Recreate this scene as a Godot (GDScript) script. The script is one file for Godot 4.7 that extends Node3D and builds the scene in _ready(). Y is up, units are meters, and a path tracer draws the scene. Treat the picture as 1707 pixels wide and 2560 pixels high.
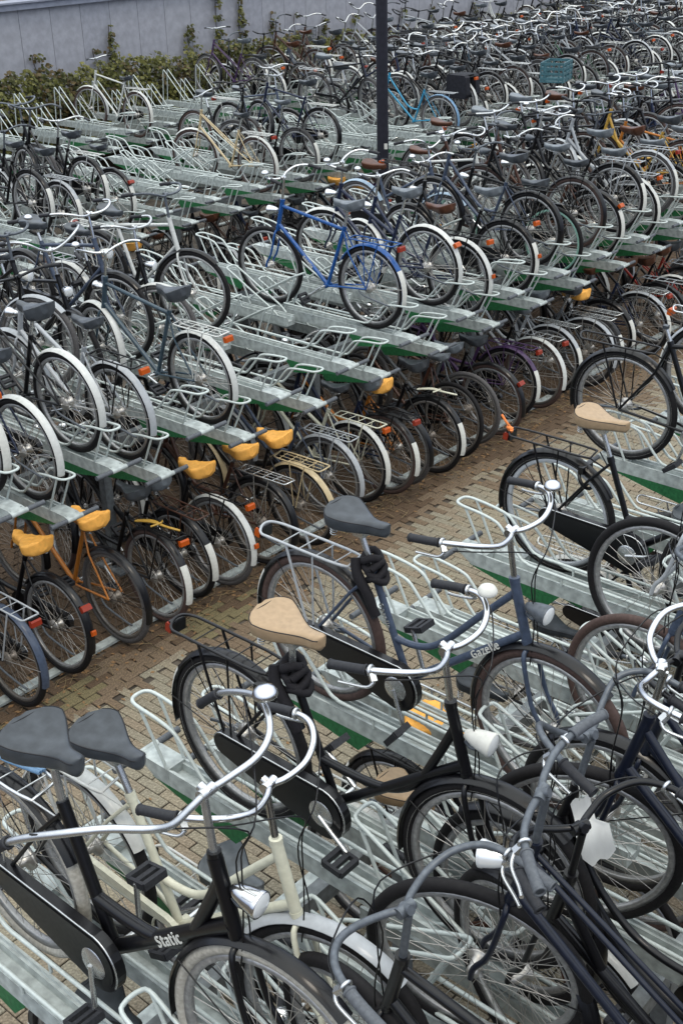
extends Node3D
# A double-deck bicycle park seen from above. World: x along the aisles, y up, -z across the rows (called g below).

const U_H := 1.37      # height of the higher upper trays
const U_L := 1.17      # height of the lower upper trays
const R := 0.35        # wheel radius

var used := {}
var mats := {}
var meshes := {}
var rng := RandomNumberGenerator.new()
var grime: NoiseTexture2D
var rough_noise: NoiseTexture2D
var spangle: NoiseTexture2D
var polish: NoiseTexture2D
var stain: NoiseTexture2D

# ------------------------------------------------------------------ mesh builder
class MB:
	var v := PackedVector3Array()
	var n := PackedVector3Array()
	var idx := PackedInt32Array()
	func tri(a: int, b: int, c: int) -> void:
		var g := (v[c] - v[a]).cross(v[b] - v[a])
		if g.dot(n[a] + n[b] + n[c]) >= 0.0:
			idx.append(a); idx.append(b); idx.append(c)
		else:
			idx.append(a); idx.append(c); idx.append(b)
	func quad(a: int, b: int, c: int, d: int) -> void:
		tri(a, b, c); tri(a, c, d)
	func vert(p: Vector3, nn: Vector3) -> int:
		v.append(p); n.append(nn)
		return v.size() - 1
	# rows of points and normals joined into a skin
	func skin(rows: Array, nrms: Array, closed: bool, loop := false) -> void:
		var base := v.size()
		var w: int = rows[0].size()
		for i in rows.size():
			v.append_array(rows[i]); n.append_array(nrms[i])
		var m: int = rows.size() if loop else rows.size() - 1
		for i in m:
			var i2: int = (i + 1) % rows.size()
			for j in (w if closed else w - 1):
				var j2: int = (j + 1) % w
				quad(base + i * w + j, base + i * w + j2, base + i2 * w + j2, base + i2 * w + j)
	func tube(pts: PackedVector3Array, r, sides := 8, cap := true) -> void:
		var rows := []
		var nrms := []
		var t := (pts[1] - pts[0]).normalized()
		var ref := Vector3.UP if absf(t.y) < 0.9 else Vector3.RIGHT
		var side := t.cross(ref).normalized()
		for i in pts.size():
			var t2: Vector3
			if i == 0: t2 = pts[1] - pts[0]
			elif i == pts.size() - 1: t2 = pts[i] - pts[i - 1]
			else: t2 = (pts[i] - pts[i - 1]).normalized() + (pts[i + 1] - pts[i]).normalized()
			t2 = t2.normalized()
			side = (side - t2 * side.dot(t2)).normalized()
			var up := side.cross(t2)
			var rr: float = r[i] if r is Array else r
			var row := PackedVector3Array()
			var nr := PackedVector3Array()
			for j in sides:
				var a := TAU * j / sides
				var d := side * cos(a) + up * sin(a)
				row.append(pts[i] + d * rr); nr.append(d)
			rows.append(row); nrms.append(nr)
		skin(rows, nrms, true)
		if cap:
			disc(rows[0], pts[0] - pts[1])
			disc(rows[-1], pts[-1] - pts[-2])
	func rod(a: Vector3, b: Vector3, r: float, sides := 8, cap := true) -> void:
		tube(PackedVector3Array([a, b]), r, sides, cap)
	func disc(ring: PackedVector3Array, nn: Vector3) -> void:
		nn = nn.normalized()
		var c := Vector3.ZERO
		for p in ring: c += p
		var ci := vert(c / ring.size(), nn)
		var b := v.size()
		for p in ring: vert(p, nn)
		for j in ring.size(): tri(ci, b + j, b + (j + 1) % ring.size())
	# a profile of (radius, z) turned about the z axis at o
	func lathe(o: Vector3, prof: PackedVector2Array, seg: int, ring := false, ax := Basis.IDENTITY) -> void:
		var rows := []
		var nrms := []
		var m := prof.size()
		var cen := Vector2.ZERO
		for p in prof: cen += p
		cen /= m
		for i in seg:
			var a := TAU * i / seg
			var d := ax * Vector3(cos(a), sin(a), 0)
			var row := PackedVector3Array()
			var nr := PackedVector3Array()
			for j in m:
				var p0: Vector2 = prof[(j - 1 + m) % m] if ring else prof[maxi(j - 1, 0)]
				var p1: Vector2 = prof[(j + 1) % m] if ring else prof[mini(j + 1, m - 1)]
				var tg := (p1 - p0).normalized()
				var nn := Vector2(tg.y, -tg.x)
				if ring and nn.dot(prof[j] - cen) < 0: nn = -nn
				row.append(o + d * prof[j].x + ax.z * prof[j].y)
				nr.append(d * nn.x + ax.z * nn.y)
			rows.append(row); nrms.append(nr)
		skin(rows, nrms, ring, true)
	func torus(o: Vector3, big: float, small: float, seg: int, sides: int, ax := Basis.IDENTITY) -> void:
		var p := PackedVector2Array()
		for j in sides:
			var a := TAU * j / sides
			p.append(Vector2(big + small * cos(a), small * sin(a)))
		lathe(o, p, seg, true, ax)
	func box(c: Vector3, s: Vector3, b := Basis.IDENTITY) -> void:
		for k in 3:
			for sg in [-1.0, 1.0]:
				var nn := Vector3.ZERO
				nn[k] = sg
				var e1 := Vector3.ZERO
				var e2 := Vector3.ZERO
				e1[(k + 1) % 3] = s[(k + 1) % 3] / 2
				e2[(k + 2) % 3] = s[(k + 2) % 3] / 2
				var m := nn * s[k] / 2
				var q := []
				for w in [-e1 - e2, e1 - e2, e1 + e2, -e1 + e2]: q.append(vert(c + b * (m + w), b * nn))
				quad(q[0], q[1], q[2], q[3])
	# an extruded outline (x, y) between z0 and z1
	func prism(out: PackedVector2Array, z0: float, z1: float, xf := Transform3D.IDENTITY) -> void:
		var m := out.size()
		var tris := Geometry2D.triangulate_polygon(out)
		for z in [z0, z1]:
			var nn := xf.basis * Vector3(0, 0, -1 if z == minf(z0, z1) else 1)
			var b := v.size()
			for p in out: vert(xf * Vector3(p.x, p.y, z), nn)
			for t in range(0, tris.size(), 3): tri(b + tris[t], b + tris[t + 1], b + tris[t + 2])
		var cw := Geometry2D.is_polygon_clockwise(out)
		for j in m:
			var p: Vector2 = out[j]
			var q: Vector2 = out[(j + 1) % m]
			var e := (q - p).normalized()
			var nn2 := Vector2(e.y, -e.x) * (-1.0 if cw else 1.0)
			var nn := xf.basis * Vector3(nn2.x, nn2.y, 0)
			var a := vert(xf * Vector3(p.x, p.y, z0), nn)
			var b2 := vert(xf * Vector3(q.x, q.y, z0), nn)
			var c := vert(xf * Vector3(q.x, q.y, z1), nn)
			var d := vert(xf * Vector3(p.x, p.y, z1), nn)
			quad(a, b2, c, d)
	func mesh() -> ArrayMesh:
		var m := ArrayMesh.new()
		var arr := []
		arr.resize(Mesh.ARRAY_MAX)
		arr[Mesh.ARRAY_VERTEX] = v
		arr[Mesh.ARRAY_NORMAL] = n
		arr[Mesh.ARRAY_INDEX] = idx
		m.add_surface_from_arrays(Mesh.PRIMITIVE_TRIANGLES, arr)
		return m

func V(x: float, y: float, z := 0.0) -> Vector3:
	return Vector3(x, y, z)

func curve(pts: Array, steps := 4) -> PackedVector3Array:   # a smooth line through points
	var out := PackedVector3Array()
	for i in pts.size() - 1:
		var a: Vector3 = pts[maxi(i - 1, 0)]
		var b: Vector3 = pts[i]
		var c: Vector3 = pts[i + 1]
		var d: Vector3 = pts[mini(i + 2, pts.size() - 1)]
		for k in steps:
			out.append(b.cubic_interpolate(c, a, d, float(k) / steps))
	out.append(pts[-1])
	return out

func mirror(pts: PackedVector3Array) -> PackedVector3Array:   # the other half of a bar, from end to end
	var out := PackedVector3Array()
	for i in range(pts.size() - 1, 0, -1): out.append(V(pts[i].x, pts[i].y, -pts[i].z))
	out.append_array(pts)
	return out

# ------------------------------------------------------------------ materials
func lin(r: float, g: float, b: float) -> Color:
	return Color(r, g, b).linear_to_srgb()

func noise(freq: float, lo: float, hi: float, cell := false, oct := 4, sd := 1, size := 256) -> NoiseTexture2D:
	var f := FastNoiseLite.new()
	f.seed = sd
	f.frequency = freq
	f.fractal_octaves = oct
	f.noise_type = FastNoiseLite.TYPE_CELLULAR if cell else FastNoiseLite.TYPE_SIMPLEX_SMOOTH
	if cell: f.cellular_return_type = FastNoiseLite.RETURN_CELL_VALUE
	var t := NoiseTexture2D.new()
	t.width = size; t.height = size
	t.seamless = true
	t.noise = f
	var gr := Gradient.new()
	gr.set_color(0, Color(lo, lo, lo)); gr.set_color(1, Color(hi, hi, hi))
	t.color_ramp = gr
	return t

func mat(key: String, c: Color, rough := 0.5, metal := 0.0, coat := 0.0, tex: Texture2D = null, scale := 3.0) -> StandardMaterial3D:
	if mats.has(key): return mats[key]
	var m := StandardMaterial3D.new()
	m.albedo_color = c
	m.roughness = rough
	m.metallic_specular = .32
	m.metallic = metal
	if coat > 0.0:
		m.clearcoat_enabled = true
		m.clearcoat = coat
		m.clearcoat_roughness = 0.15
	if tex:
		m.albedo_texture = tex
		m.uv1_triplanar = true
		m.uv1_scale = Vector3.ONE * scale
		m.roughness_texture = rough_noise
	mats[key] = m
	return m

func paint(col: String) -> StandardMaterial3D:
	var c := {
		"ink": Vector3(.007, .010, .022), "black": Vector3(.0045, .0045, .006), "navy": Vector3(.014, .022, .055), "blue": Vector3(.012, .085, .30), "greyblue": Vector3(.060, .080, .125),
		"teal": Vector3(.045, .075, .10), "cream": Vector3(.60, .59, .47), "white": Vector3(.54, .55, .53), "silver": Vector3(.36, .38, .40), "brown": Vector3(.075, .032, .02),
		"orange": Vector3(.42, .15, .025), "purple": Vector3(.07, .035, .10), "mint": Vector3(.26, .46, .38), "cyan": Vector3(.04, .30, .50), "yellow": Vector3(.45, .27, .05),
		"green": Vector3(.02, .10, .045), "red": Vector3(.30, .03, .02), "beige": Vector3(.50, .40, .24), "grey": Vector3(.13, .14, .15), "paleblue": Vector3(.30, .40, .50), "sky": Vector3(.18, .33, .52)}
	var x: Vector3 = c[col]
	return mat("paint_" + col, lin(x.x, x.y, x.z), 0.40, 0.0, 0.25, polish if x.x > .25 else grime, 5.0)

func M(key: String) -> StandardMaterial3D:
	match key:
		"rubber": return mat(key, lin(.011, .010, .011), .8, 0.0, 0.0, grime, 9.0)
		"rubber_brown": return mat(key, lin(.085, .055, .048), .8, 0.0, 0.0, grime, 9.0)
		"rubber_grey": return mat(key, lin(.10, .095, .095), .8, 0.0, 0.0, grime, 9.0)
		"rubber_cream": return mat(key, lin(.42, .40, .35), .75, 0.0, 0.0, grime, 9.0)
		"chrome": return mat(key, lin(.66, .66, .65), .17, 1.0, 0.0, polish, 7.0)
		"alloy": return mat(key, lin(.58, .59, .59), .30, 0.9, 0.0, polish, 7.0)
		"bar_grey": return mat(key, lin(.13, .145, .165), .42, .35, 0.0, grime, 7.0)
		"rim": return mat(key, lin(.40, .40, .40), .42, 0.6, 0.0, grime, 7.0)
		"rim_shaded": return mat(key, lin(.20, .185, .17), .5, 0.4, 0.0, grime, 7.0)  # rim tone lowered to stand for shade on the lower deck
		"spoke_shaded": return mat(key, lin(.26, .23, .20), .5, 0.6)  # spokes darkened in colour for the same lower-deck shade
		"spoke": return mat(key, lin(.46, .44, .41), .38, 0.8)
		"grip": return mat(key, lin(.030, .031, .036), .62, 0.0, 0.0, grime, 12.0)
		"grip_grey": return mat(key, lin(.11, .12, .135), .6, 0.0, 0.0, grime, 12.0)
		"tray": return mat(key, lin(.46, .505, .495), .46, .1, 0.0, stain, 2.2)
		"tube": return mat(key, lin(.49, .54, .525), .42, .1, 0.0, polish, 6.0)
		"panel": return mat(key, lin(.030, .155, .060), .55, 0.0, 0.0, grime, 5.0)
		"frame_steel": return mat(key, lin(.24, .26, .27), .55, .3, 0.0, grime, 3.0)
		"saddle_black": return mat(key, lin(.060, .068, .078), .36, 0.0, 0.0, grime, 2.5)
		"saddle_grey": return mat(key, lin(.16, .18, .20), .42, 0.0, 0.0, grime, 2.5)
		"saddle_brown": return mat(key, lin(.09, .036, .02), .42, 0.0, 0.0, grime, 2.5)
		"saddle_tan": return mat(key, lin(.35, .25, .155), .45, 0.0, 0.0, polish, 6.0)
		"saddle_white": return mat(key, lin(.62, .60, .52), .5, 0.0, 0.0, polish, 6.0)
		"cover": return mat(key, lin(.96, .47, .10), .6, 0.0, 0.0, polish, 5.0)
		"amber": return mat(key, lin(.36, .062, .006), .35, 0.0, .1)
		"red_lens": return mat(key, lin(.20, .022, .01), .35, 0.0, .1)
		"lens": return mat(key, lin(.75, .77, .78), .12, .3, .8)
		"white_plastic": return mat(key, lin(.58, .58, .54), .4, 0.0, 0.0, polish, 6.0)
		"pole": return mat(key, lin(.022, .022, .032), .6, 0.0, 0.0, grime, 2.0)
	return null

# ------------------------------------------------------------------ nodes
func numbered(called: String) -> String:
	var k: int = used.get(called, 0)
	used[called] = k + 1
	return called if k == 0 else "%s_%03d" % [called, k]

func thing(called: String, label: String, category: String, at := Transform3D.IDENTITY, group := "") -> Node3D:
	var o := Node3D.new()
	o.name = numbered(called)
	add_child(o)
	o.transform = at
	o.set_meta("label", label)
	o.set_meta("category", category)
	if group: o.set_meta("group", group)
	return o

func part(parent: Node3D, called: String, m: Mesh, material: Material, at := Transform3D.IDENTITY) -> MeshInstance3D:
	var o := MeshInstance3D.new()
	o.name = called
	o.mesh = m
	o.material_override = material
	o.transform = at
	parent.add_child(o, true)
	return o

func structure(called: String, m: Mesh, material: Material, at := Transform3D.IDENTITY) -> MeshInstance3D:
	var o := part(self, called, m, material, at)
	o.set_meta("kind", "structure")
	return o

func cached(key: String, maker: Callable) -> Mesh:
	if not meshes.has(key):
		var b := MB.new()
		maker.call(b)
		meshes[key] = b.mesh()
	return meshes[key]

func P(a: float, u: float, g: float) -> Vector3:
	return Vector3(a, u, -g)

# ------------------------------------------------------------------ bicycle meshes (x forward, y up, z right; origin under the rear hub)
const HUB_R := Vector3(0, .35, 0)
const HUB_F := Vector3(1.14, .35, 0)
const BB := Vector3(.47, .29, 0)
const SEAT := Vector3(.285, .76, 0)
const HEAD_B := Vector3(1.02, .70, 0)
const HEAD_T := Vector3(.955, .93, 0)
const CLAMP := Vector3(.935, 1.13, 0)

func tyre_mesh(l: int) -> Mesh:
	return cached("tyre%d" % l, func(b): b.torus(Vector3.ZERO, .328, .0215, [56, 40, 26][l], [10, 7, 5][l]))

func rim_mesh(l: int) -> Mesh:
	return cached("rim%d" % l, func(b):
		b.lathe(Vector3.ZERO, PackedVector2Array([Vector2(.312, -.013), Vector2(.312, .013), Vector2(.292, .012), Vector2(.288, .006), Vector2(.288, -.006), Vector2(.292, -.012)]), [56, 40, 26][l], true))

func spoke_mesh(l: int, drum: bool) -> Mesh:
	return cached("spoke%d%s" % [l, drum], func(b):
		var cnt: int = [36, 28, 16][l]
		for i in cnt:
			var s := 1.0 if i % 2 else -1.0
			var a := TAU * i / cnt
			var off := 0.62 if (i / 2) % 2 else -0.62
			b.rod(V(cos(a + off) * .03, sin(a + off) * .03, s * .028), V(cos(a) * .292, sin(a) * .292, s * .003), [.0014, .0017, .0026][l], 3, false)
		var hr := .042 if drum else .02
		b.lathe(Vector3.ZERO, PackedVector2Array([Vector2(.0, -.055), Vector2(.008, -.055), Vector2(.008, -.04), Vector2(hr, -.036), Vector2(hr, -.02), Vector2(.018, -.016), Vector2(.018, .016), Vector2(.033, .02), Vector2(.033, .03), Vector2(.008, .036), Vector2(.008, .06), Vector2(0, .06)]), [16, 10, 6][l]))

func guard_mesh(l: int, key: String, a0: float, a1: float, rad: float, half: float) -> Mesh:
	return cached("guard%d%s" % [l, key], func(b):
		var rows := []
		var nrms := []
		var m: int = [26, 18, 10][l]
		var w: int = [7, 5, 3][l]
		for lay in 2:
			rows = []; nrms = []
			for i in m + 1:
				var a := deg_to_rad(lerpf(a0, a1, float(i) / m))
				var row := PackedVector3Array()
				var nr := PackedVector3Array()
				for j in w:
					var t := 2.0 * j / (w - 1) - 1.0
					var rr := rad - .016 * t * t * absf(t) - lay * .002
					row.append(V(cos(a) * rr, sin(a) * rr, half * t))
					nr.append((V(cos(a), sin(a), t * .8) * (1.0 if lay == 0 else -1.0)).normalized())
				rows.append(row); nrms.append(nr)
			b.skin(rows, nrms, false)
			if l == 2: break)

func stay_mesh(l: int, front: bool) -> Mesh:
	return cached("stays%d%s" % [l, front], func(b):
		for a in ([150.0] if front else [128.0, 172.0]):
			var ar := deg_to_rad(a)
			for s in [-1.0, 1.0]:
				b.rod(V(0, 0, s * .05), V(cos(ar) * .355, sin(ar) * .355, s * .03), .0025, [5, 4, 3][l], false))

func fork_mesh(l: int) -> Mesh:
	return cached("fork%d" % l, func(b):
		var sd: int = [9, 7, 5][l]
		var crown := HEAD_B + V(.012, -.035)
		b.rod(HEAD_B, crown, .017, sd)
		for s in [-1.0, 1.0]:
			b.tube(curve([crown + V(0, .01, s * .012), crown + V(.004, -.02, s * .04), crown + V(.05, -.19, s * .048), HUB_F + V(-.012, .05, s * .05), HUB_F + V(0, 0, s * .052)], [4, 3, 1][l]), .0095, sd))

func frame_mesh(style: String, l: int) -> Mesh:
	return cached("frame_%s%d" % [style, l], func(b):
		var k := 1.32 if style == "stout" else 1.0
		var sd: int = [12, 8, 5][l]
		var st: int = [6, 4, 3][l]
		b.rod(HEAD_B, HEAD_T, .019 * lerpf(1.0, k, .6), sd)                      # head tube
		b.rod(HEAD_T, HEAD_T.lerp(CLAMP, .10), .0205, sd)    # headset cups
		b.rod(HEAD_B.lerp(HEAD_T, -.06), HEAD_B.lerp(HEAD_T, .04), .0205, sd)
		var top := SEAT
		var hd := HEAD_T.lerp(HEAD_B, .16)
		var hl := HEAD_T.lerp(HEAD_B, .86)
		match style:
			"loop", "stout":     # one swan-necked upper tube and a straight down tube
				b.tube(curve([HEAD_T.lerp(HEAD_B, .3), V(.90, .70), V(.82, .555), V(.70, .475), V(.56, .452), V(.405, .452)], st), .0165 * k, sd)
				b.rod(hl, BB, .019 * k, sd)
			"step":     # top tube straight from the head, low at the seat tube, bent at its foot
				b.tube(curve([hd, V(.80, .715), V(.66, .56), V(.57, .49), V(.48, .465), V(.40, .465)], st), .0145, sd)
				b.rod(hl, BB, .0165, sd)
			"mixte":
				for s in [-1.0, 1.0]:
					b.rod(hd + V(0, 0, s * .012), V(.38, .53, s * .022), .0085, sd)
					b.rod(V(.38, .53, s * .022), HUB_R + V(0, 0, s * .06), .0085, sd)
				b.rod(hl, BB, .0155, sd)
			"low":
				b.rod(hd, V(.36, .57), .015, sd)
				b.rod(hl, BB, .0165, sd)
			"wave":     # a single thick low tube
				b.tube(curve([HEAD_T.lerp(HEAD_B, .5), V(.90, .60), V(.76, .44), V(.62, .35), BB], st), .023, sd)
				b.tube(curve([HEAD_T.lerp(HEAD_B, .25), V(.88, .66), V(.74, .52), V(.60, .47), V(.40, .47)], st), .013, sd)
			_:          # diamond
				top = V(.262, .82)
				b.rod(hd, V(.272, .79), .0145, sd)
				b.rod(hl, BB, .0165, sd)
		b.rod(BB, top, .0155 * k, sd)
		b.rod(top.lerp(BB, .06), top, .0185, sd)
		b.rod(BB + V(0, 0, -.036), BB + V(0, 0, .036), .021, sd)
		for s in [-1.0, 1.0]:
			b.tube(PackedVector3Array([BB + V(-.03, .0, s * .022), V(.30, .315, s * .042), HUB_R + V(0, 0, s * .06)]), .0085, sd)
			b.tube(PackedVector3Array([top + V(.004, -.04, s * .014), V(.2, .62, s * .04), HUB_R + V(0, 0, s * .06)]), .0072, sd))

func fork_far(style: String) -> Mesh:   # frame and fork together, for bicycles far off
	return frame_mesh(style, 2)

func saddle_shape(b: MB, len_: float, wide: float, deep: float, puff: float, wrinkle: float, fine: int) -> void:
	var rows := []
	var cross := 20 if fine == 0 else (12 if fine == 1 else 8)
	var steps := 22 if fine == 0 else (12 if fine == 1 else 7)
	var nz := FastNoiseLite.new()
	nz.seed = 4
	nz.frequency = 14.0
	for i in steps + 1:
		var t := float(i) / steps          # 0 tail, 1 nose
		var w := 0.0
		if t < .22: w = wide * sqrt(maxf(0.0, 1.0 - pow((.22 - t) / .225, 2.4)))
		else: w = lerpf(wide, .029, smoothstep(.12, .80, t))
		if t > .88: w *= sqrt(maxf(0.02, 1.0 - pow((t - .88) / .12, 2.0) * .96))
		var y := .022 * pow(1.0 - t, 2.0) + .01 * t * t - .012 * sin(PI * t)
		var d := lerpf(deep, deep * .62, smoothstep(.15, .8, t)) * (0.55 if (t < .001 or t > .999) else 1.0)
		var row := PackedVector3Array()
		for j in cross:
			var a := TAU * j / cross
			var cx := cos(a)
			var sy := sin(a)
			var ww := w + puff
			var pz := signf(cx) * pow(absf(cx), .75) * ww
			var py := y + (sy * (.022 + puff) if sy > 0 else -pow(absf(sy), .6) * (d + puff * 2.0))
			if sy < 0: pz *= 1.0 - .22 * pow(absf(sy), 2.0)
			else: py += .012 * pow(absf(cx), 2.0) * (1.0 - t) - .006 * (1.0 - absf(cx)) * (1.0 - t)
			var p := V(-len_ / 2 + len_ * t, py, pz)
			if wrinkle > 0.0:
				p += Vector3(0, 1, signf(pz)) * nz.get_noise_3dv(p * V(1.2, .4, 1.2)) * wrinkle
			row.append(p)
		rows.append(row)
	var nrms := []
	for i in rows.size():
		var nr := PackedVector3Array()
		var c := Vector3.ZERO
		for p in rows[i]: c += p
		c /= cross
		for j in cross:
			var du: Vector3 = rows[mini(i + 1, steps)][j] - rows[maxi(i - 1, 0)][j]
			var dv: Vector3 = rows[i][(j + 1) % cross] - rows[i][(j - 1 + cross) % cross]
			var nn := du.cross(dv).normalized()
			if nn.dot(rows[i][j] - c) < 0: nn = -nn
			nr.append(nn)
		nrms.append(nr)
	b.skin(rows, nrms, true)
	b.disc(rows[0], Vector3.LEFT)
	b.disc(rows[-1], Vector3.RIGHT)

func saddle_mesh(kind: String, l: int) -> Mesh:
	return cached("saddle_%s%d" % [kind, l], func(b):
		match kind:
			"wide": saddle_shape(b, .285, .120, .078, 0, 0, l)
			"slim": saddle_shape(b, .28, .085, .045, 0, 0, l)
			"cover": saddle_shape(b, .30, .112, .052, .011, .013, l)
			_: saddle_shape(b, .29, .105, .062, 0, 0, l)
	)

func saddle_under(l: int) -> Mesh:
	return cached("under%d" % l, func(b):
		for s in [-1.0, 1.0]:
			b.tube(curve([V(.10, -.03, s * .012), V(.02, -.045, s * .02), V(-.06, -.05, s * .03), V(-.10, -.03, s * .05)], 3), .004, 5)
			if l == 0:
				var sp := PackedVector3Array()
				for k in 33: sp.append(V(-.095 + cos(k * .785) * .013, -.075 + k * .0013, s * .055 + sin(k * .785) * .013))
				b.tube(sp, .0028, 4)
		b.box(V(0, -.055, 0), V(.05, .03, .045)))

func bar_line(style: String, l: int) -> PackedVector3Array:
	var st: int = [6, 4, 2][l]
	match style:
		"flat": return curve([V(0, 0, 0), V(.01, 0, .06), V(.0, .012, .15), V(-.04, .022, .24), V(-.085, .02, .31)], st)
		"trek": return curve([V(0, 0, 0), V(.03, .0, .06), V(.045, .02, .13), V(.01, .05, .215), V(-.08, .055, .27), V(-.19, .03, .285)], st)
		"high": return curve([V(0, 0, 0), V(.015, .01, .05), V(.04, .05, .12), V(.045, .10, .19), V(-.01, .12, .255), V(-.11, .10, .29), V(-.22, .07, .30)], st)
		"wide": return curve([V(0, 0, 0), V(.012, 0, .08), V(.035, .014, .17), V(.03, .045, .24), V(-.03, .075, .31), V(-.12, .075, .365), V(-.27, .04, .40), V(-.38, -.02, .41)], st)
		_: return curve([V(0, 0, 0), V(.025, 0, .05), V(.04, .012, .13), V(.02, .035, .205), V(-.035, .048, .262), V(-.12, .038, .285), V(-.225, .02, .29)], st)

func bar_mesh(style: String, l: int) -> Mesh:
	return cached("bar_%s%d" % [style, l], func(b): b.tube(mirror(bar_line(style, l)), [.0103, .0105, .0115][l], [12, 7, 5][l]))

func grip_mesh(style: String, l: int, s: float) -> Mesh:
	return cached("grip_%s%d%d" % [style, l, s], func(b):
		var ln := bar_line(style, l)
		var out := PackedVector3Array()
		var total := 0.0
		for i in range(ln.size() - 1, 0, -1):
			out.append(V(ln[i].x, ln[i].y, ln[i].z * s))
			total += ln[i].distance_to(ln[i - 1])
			if total > .125: break
		if out.size() < 2: out.append(V(ln[-2].x, ln[-2].y, ln[-2].z * s))
		b.tube(out, .0150, [12, 8, 5][l])
		if l == 0:
			b.torus(out[0], .0138, .0035, 12, 6, Basis.looking_at(out[1] - out[0]))
			b.torus(out[-1], .0145, .004, 12, 6, Basis.looking_at(out[-2] - out[-1])))

func lever_mesh(style: String, s: float) -> Mesh:
	return cached("lever_%s%d" % [style, s], func(b):
		var ln := bar_line(style, 0)
		var i := ln.size() - 1
		var total := 0.0
		while i > 1 and total < .135:
			total += ln[i].distance_to(ln[i - 1]); i -= 1
		var p := V(ln[i].x, ln[i].y, ln[i].z * s)
		var d := (V(ln[-1].x, ln[-1].y, ln[-1].z * s) - p).normalized()
		var down := V(0, -1, 0)
		var fwd := V(.5, -.55, s * .35).normalized()
		b.torus(p, .0135, .006, 12, 6, Basis.looking_at(d))
		b.box(p + fwd * .022, V(.018, .016, .024), Basis.looking_at(fwd))
		b.tube(curve([p + fwd * .035, p + fwd * .055 + d * .03, p + fwd * .05 + d * .09 + down * .004, p + fwd * .052 + d * .125], 4), [.006, .006, .006, .0055, .005, .005, .005, .005, .005, .005, .005, .005, .006], 6))

func carrier_mesh(l: int, style: int) -> Mesh:
	return cached("carrier%d_%d" % [l, style], func(b):
		var sd: int = [7, 5, 4][l]
		var y := .745
		var w := .062
		var rail := curve([V(.20, y, w * .8), V(.1, y, w), V(-.20, y, w), V(-.275, y, w * .93), V(-.30, y + .012, w * .45), V(-.305, y + .016, 0)], 3)
		b.tube(mirror(rail), .0062, sd)
		for k in 4:
			var x := .13 - k * .095
			b.rod(V(x, y - .002, -w), V(x, y - .002, w), .0034, 4, false)
		if style == 1:
			for z in [-.022, .022]: b.rod(V(.15, y + .004, z), V(-.26, y + .004, z), .003, 4, false)
		for s in [-1.0, 1.0]:
			b.rod(V(-.13, y, s * w), V(-.01, .36, s * .068), .0058, sd, false)
			if l < 2: b.rod(V(.02, y, s * w), V(.012, .37, s * .066), .0042, sd, false)
			b.rod(V(.20, y, s * w * .8), V(.262, .70, s * .018), .0045, 4, false))

func case_outline(r1: float, r0: float, grow := 0.0) -> PackedVector2Array:
	var out := PackedVector2Array()
	for k in 15:
		var a := deg_to_rad(-98 + k * 14.0)
		out.append(Vector2(BB.x + cos(a) * (r1 + grow), BB.y + .005 + sin(a) * (r1 + grow)))
	for k in 11:
		var a := deg_to_rad(96 + k * 17.0)
		out.append(Vector2(-.015 + cos(a) * (r0 + grow), .355 + sin(a) * (r0 + grow)))
	return out

func chaincase_mesh(l: int) -> Mesh:
	return cached("case%d" % l, func(b):
		b.prism(case_outline(.108, .052), .048, .082)
		if l < 2: b.prism(case_outline(.092, .036), .08, .087))

func chainguard_mesh(l: int) -> Mesh:
	return cached("cguard%d" % l, func(b):
		var out := PackedVector2Array()
		for k in 9:
			var a := deg_to_rad(-30 + k * 16.0)
			out.append(Vector2(BB.x + cos(a) * .105, BB.y + sin(a) * .105))
		out.append(Vector2(.06, .415)); out.append(Vector2(.06, .375))
		for k in 9:
			var a := deg_to_rad(98 - k * 16.0)
			out.append(Vector2(BB.x + cos(a) * .074, BB.y + sin(a) * .074))
		b.prism(out, .055, .075)
		b.torus(V(BB.x, BB.y, .06), .07, .005, 24, 5))

func crank_mesh(l: int) -> Mesh:
	return cached("crank%d" % l, func(b):
		b.rod(V(0, 0, -.085), V(0, 0, .10), .010, 8)
		b.lathe(V(0, 0, .088), PackedVector2Array([Vector2(0, .012), Vector2(.022, .01), Vector2(.05, .004), Vector2(.055, 0)]), 20)
		for s in [-1.0, 1.0]:
			b.rod(V(0, 0, s * .098), V(s * .165, -.03 * s, s * .112), .010, 6)
			b.rod(V(s * .165, -.03 * s, s * .105), V(s * .165, -.03 * s, s * .20), .006, 6))

func pedal_mesh(l: int) -> Mesh:
	return cached("pedal%d" % l, func(b):
		for s in [-1.0, 1.0]:
			b.box(V(s * .038, 0, 0), V(.018, .026, .09))
			b.box(V(0, 0, s * .043), V(.08, .024, .012))
		b.box(V(0, 0, 0), V(.02, .02, .09)))

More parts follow.
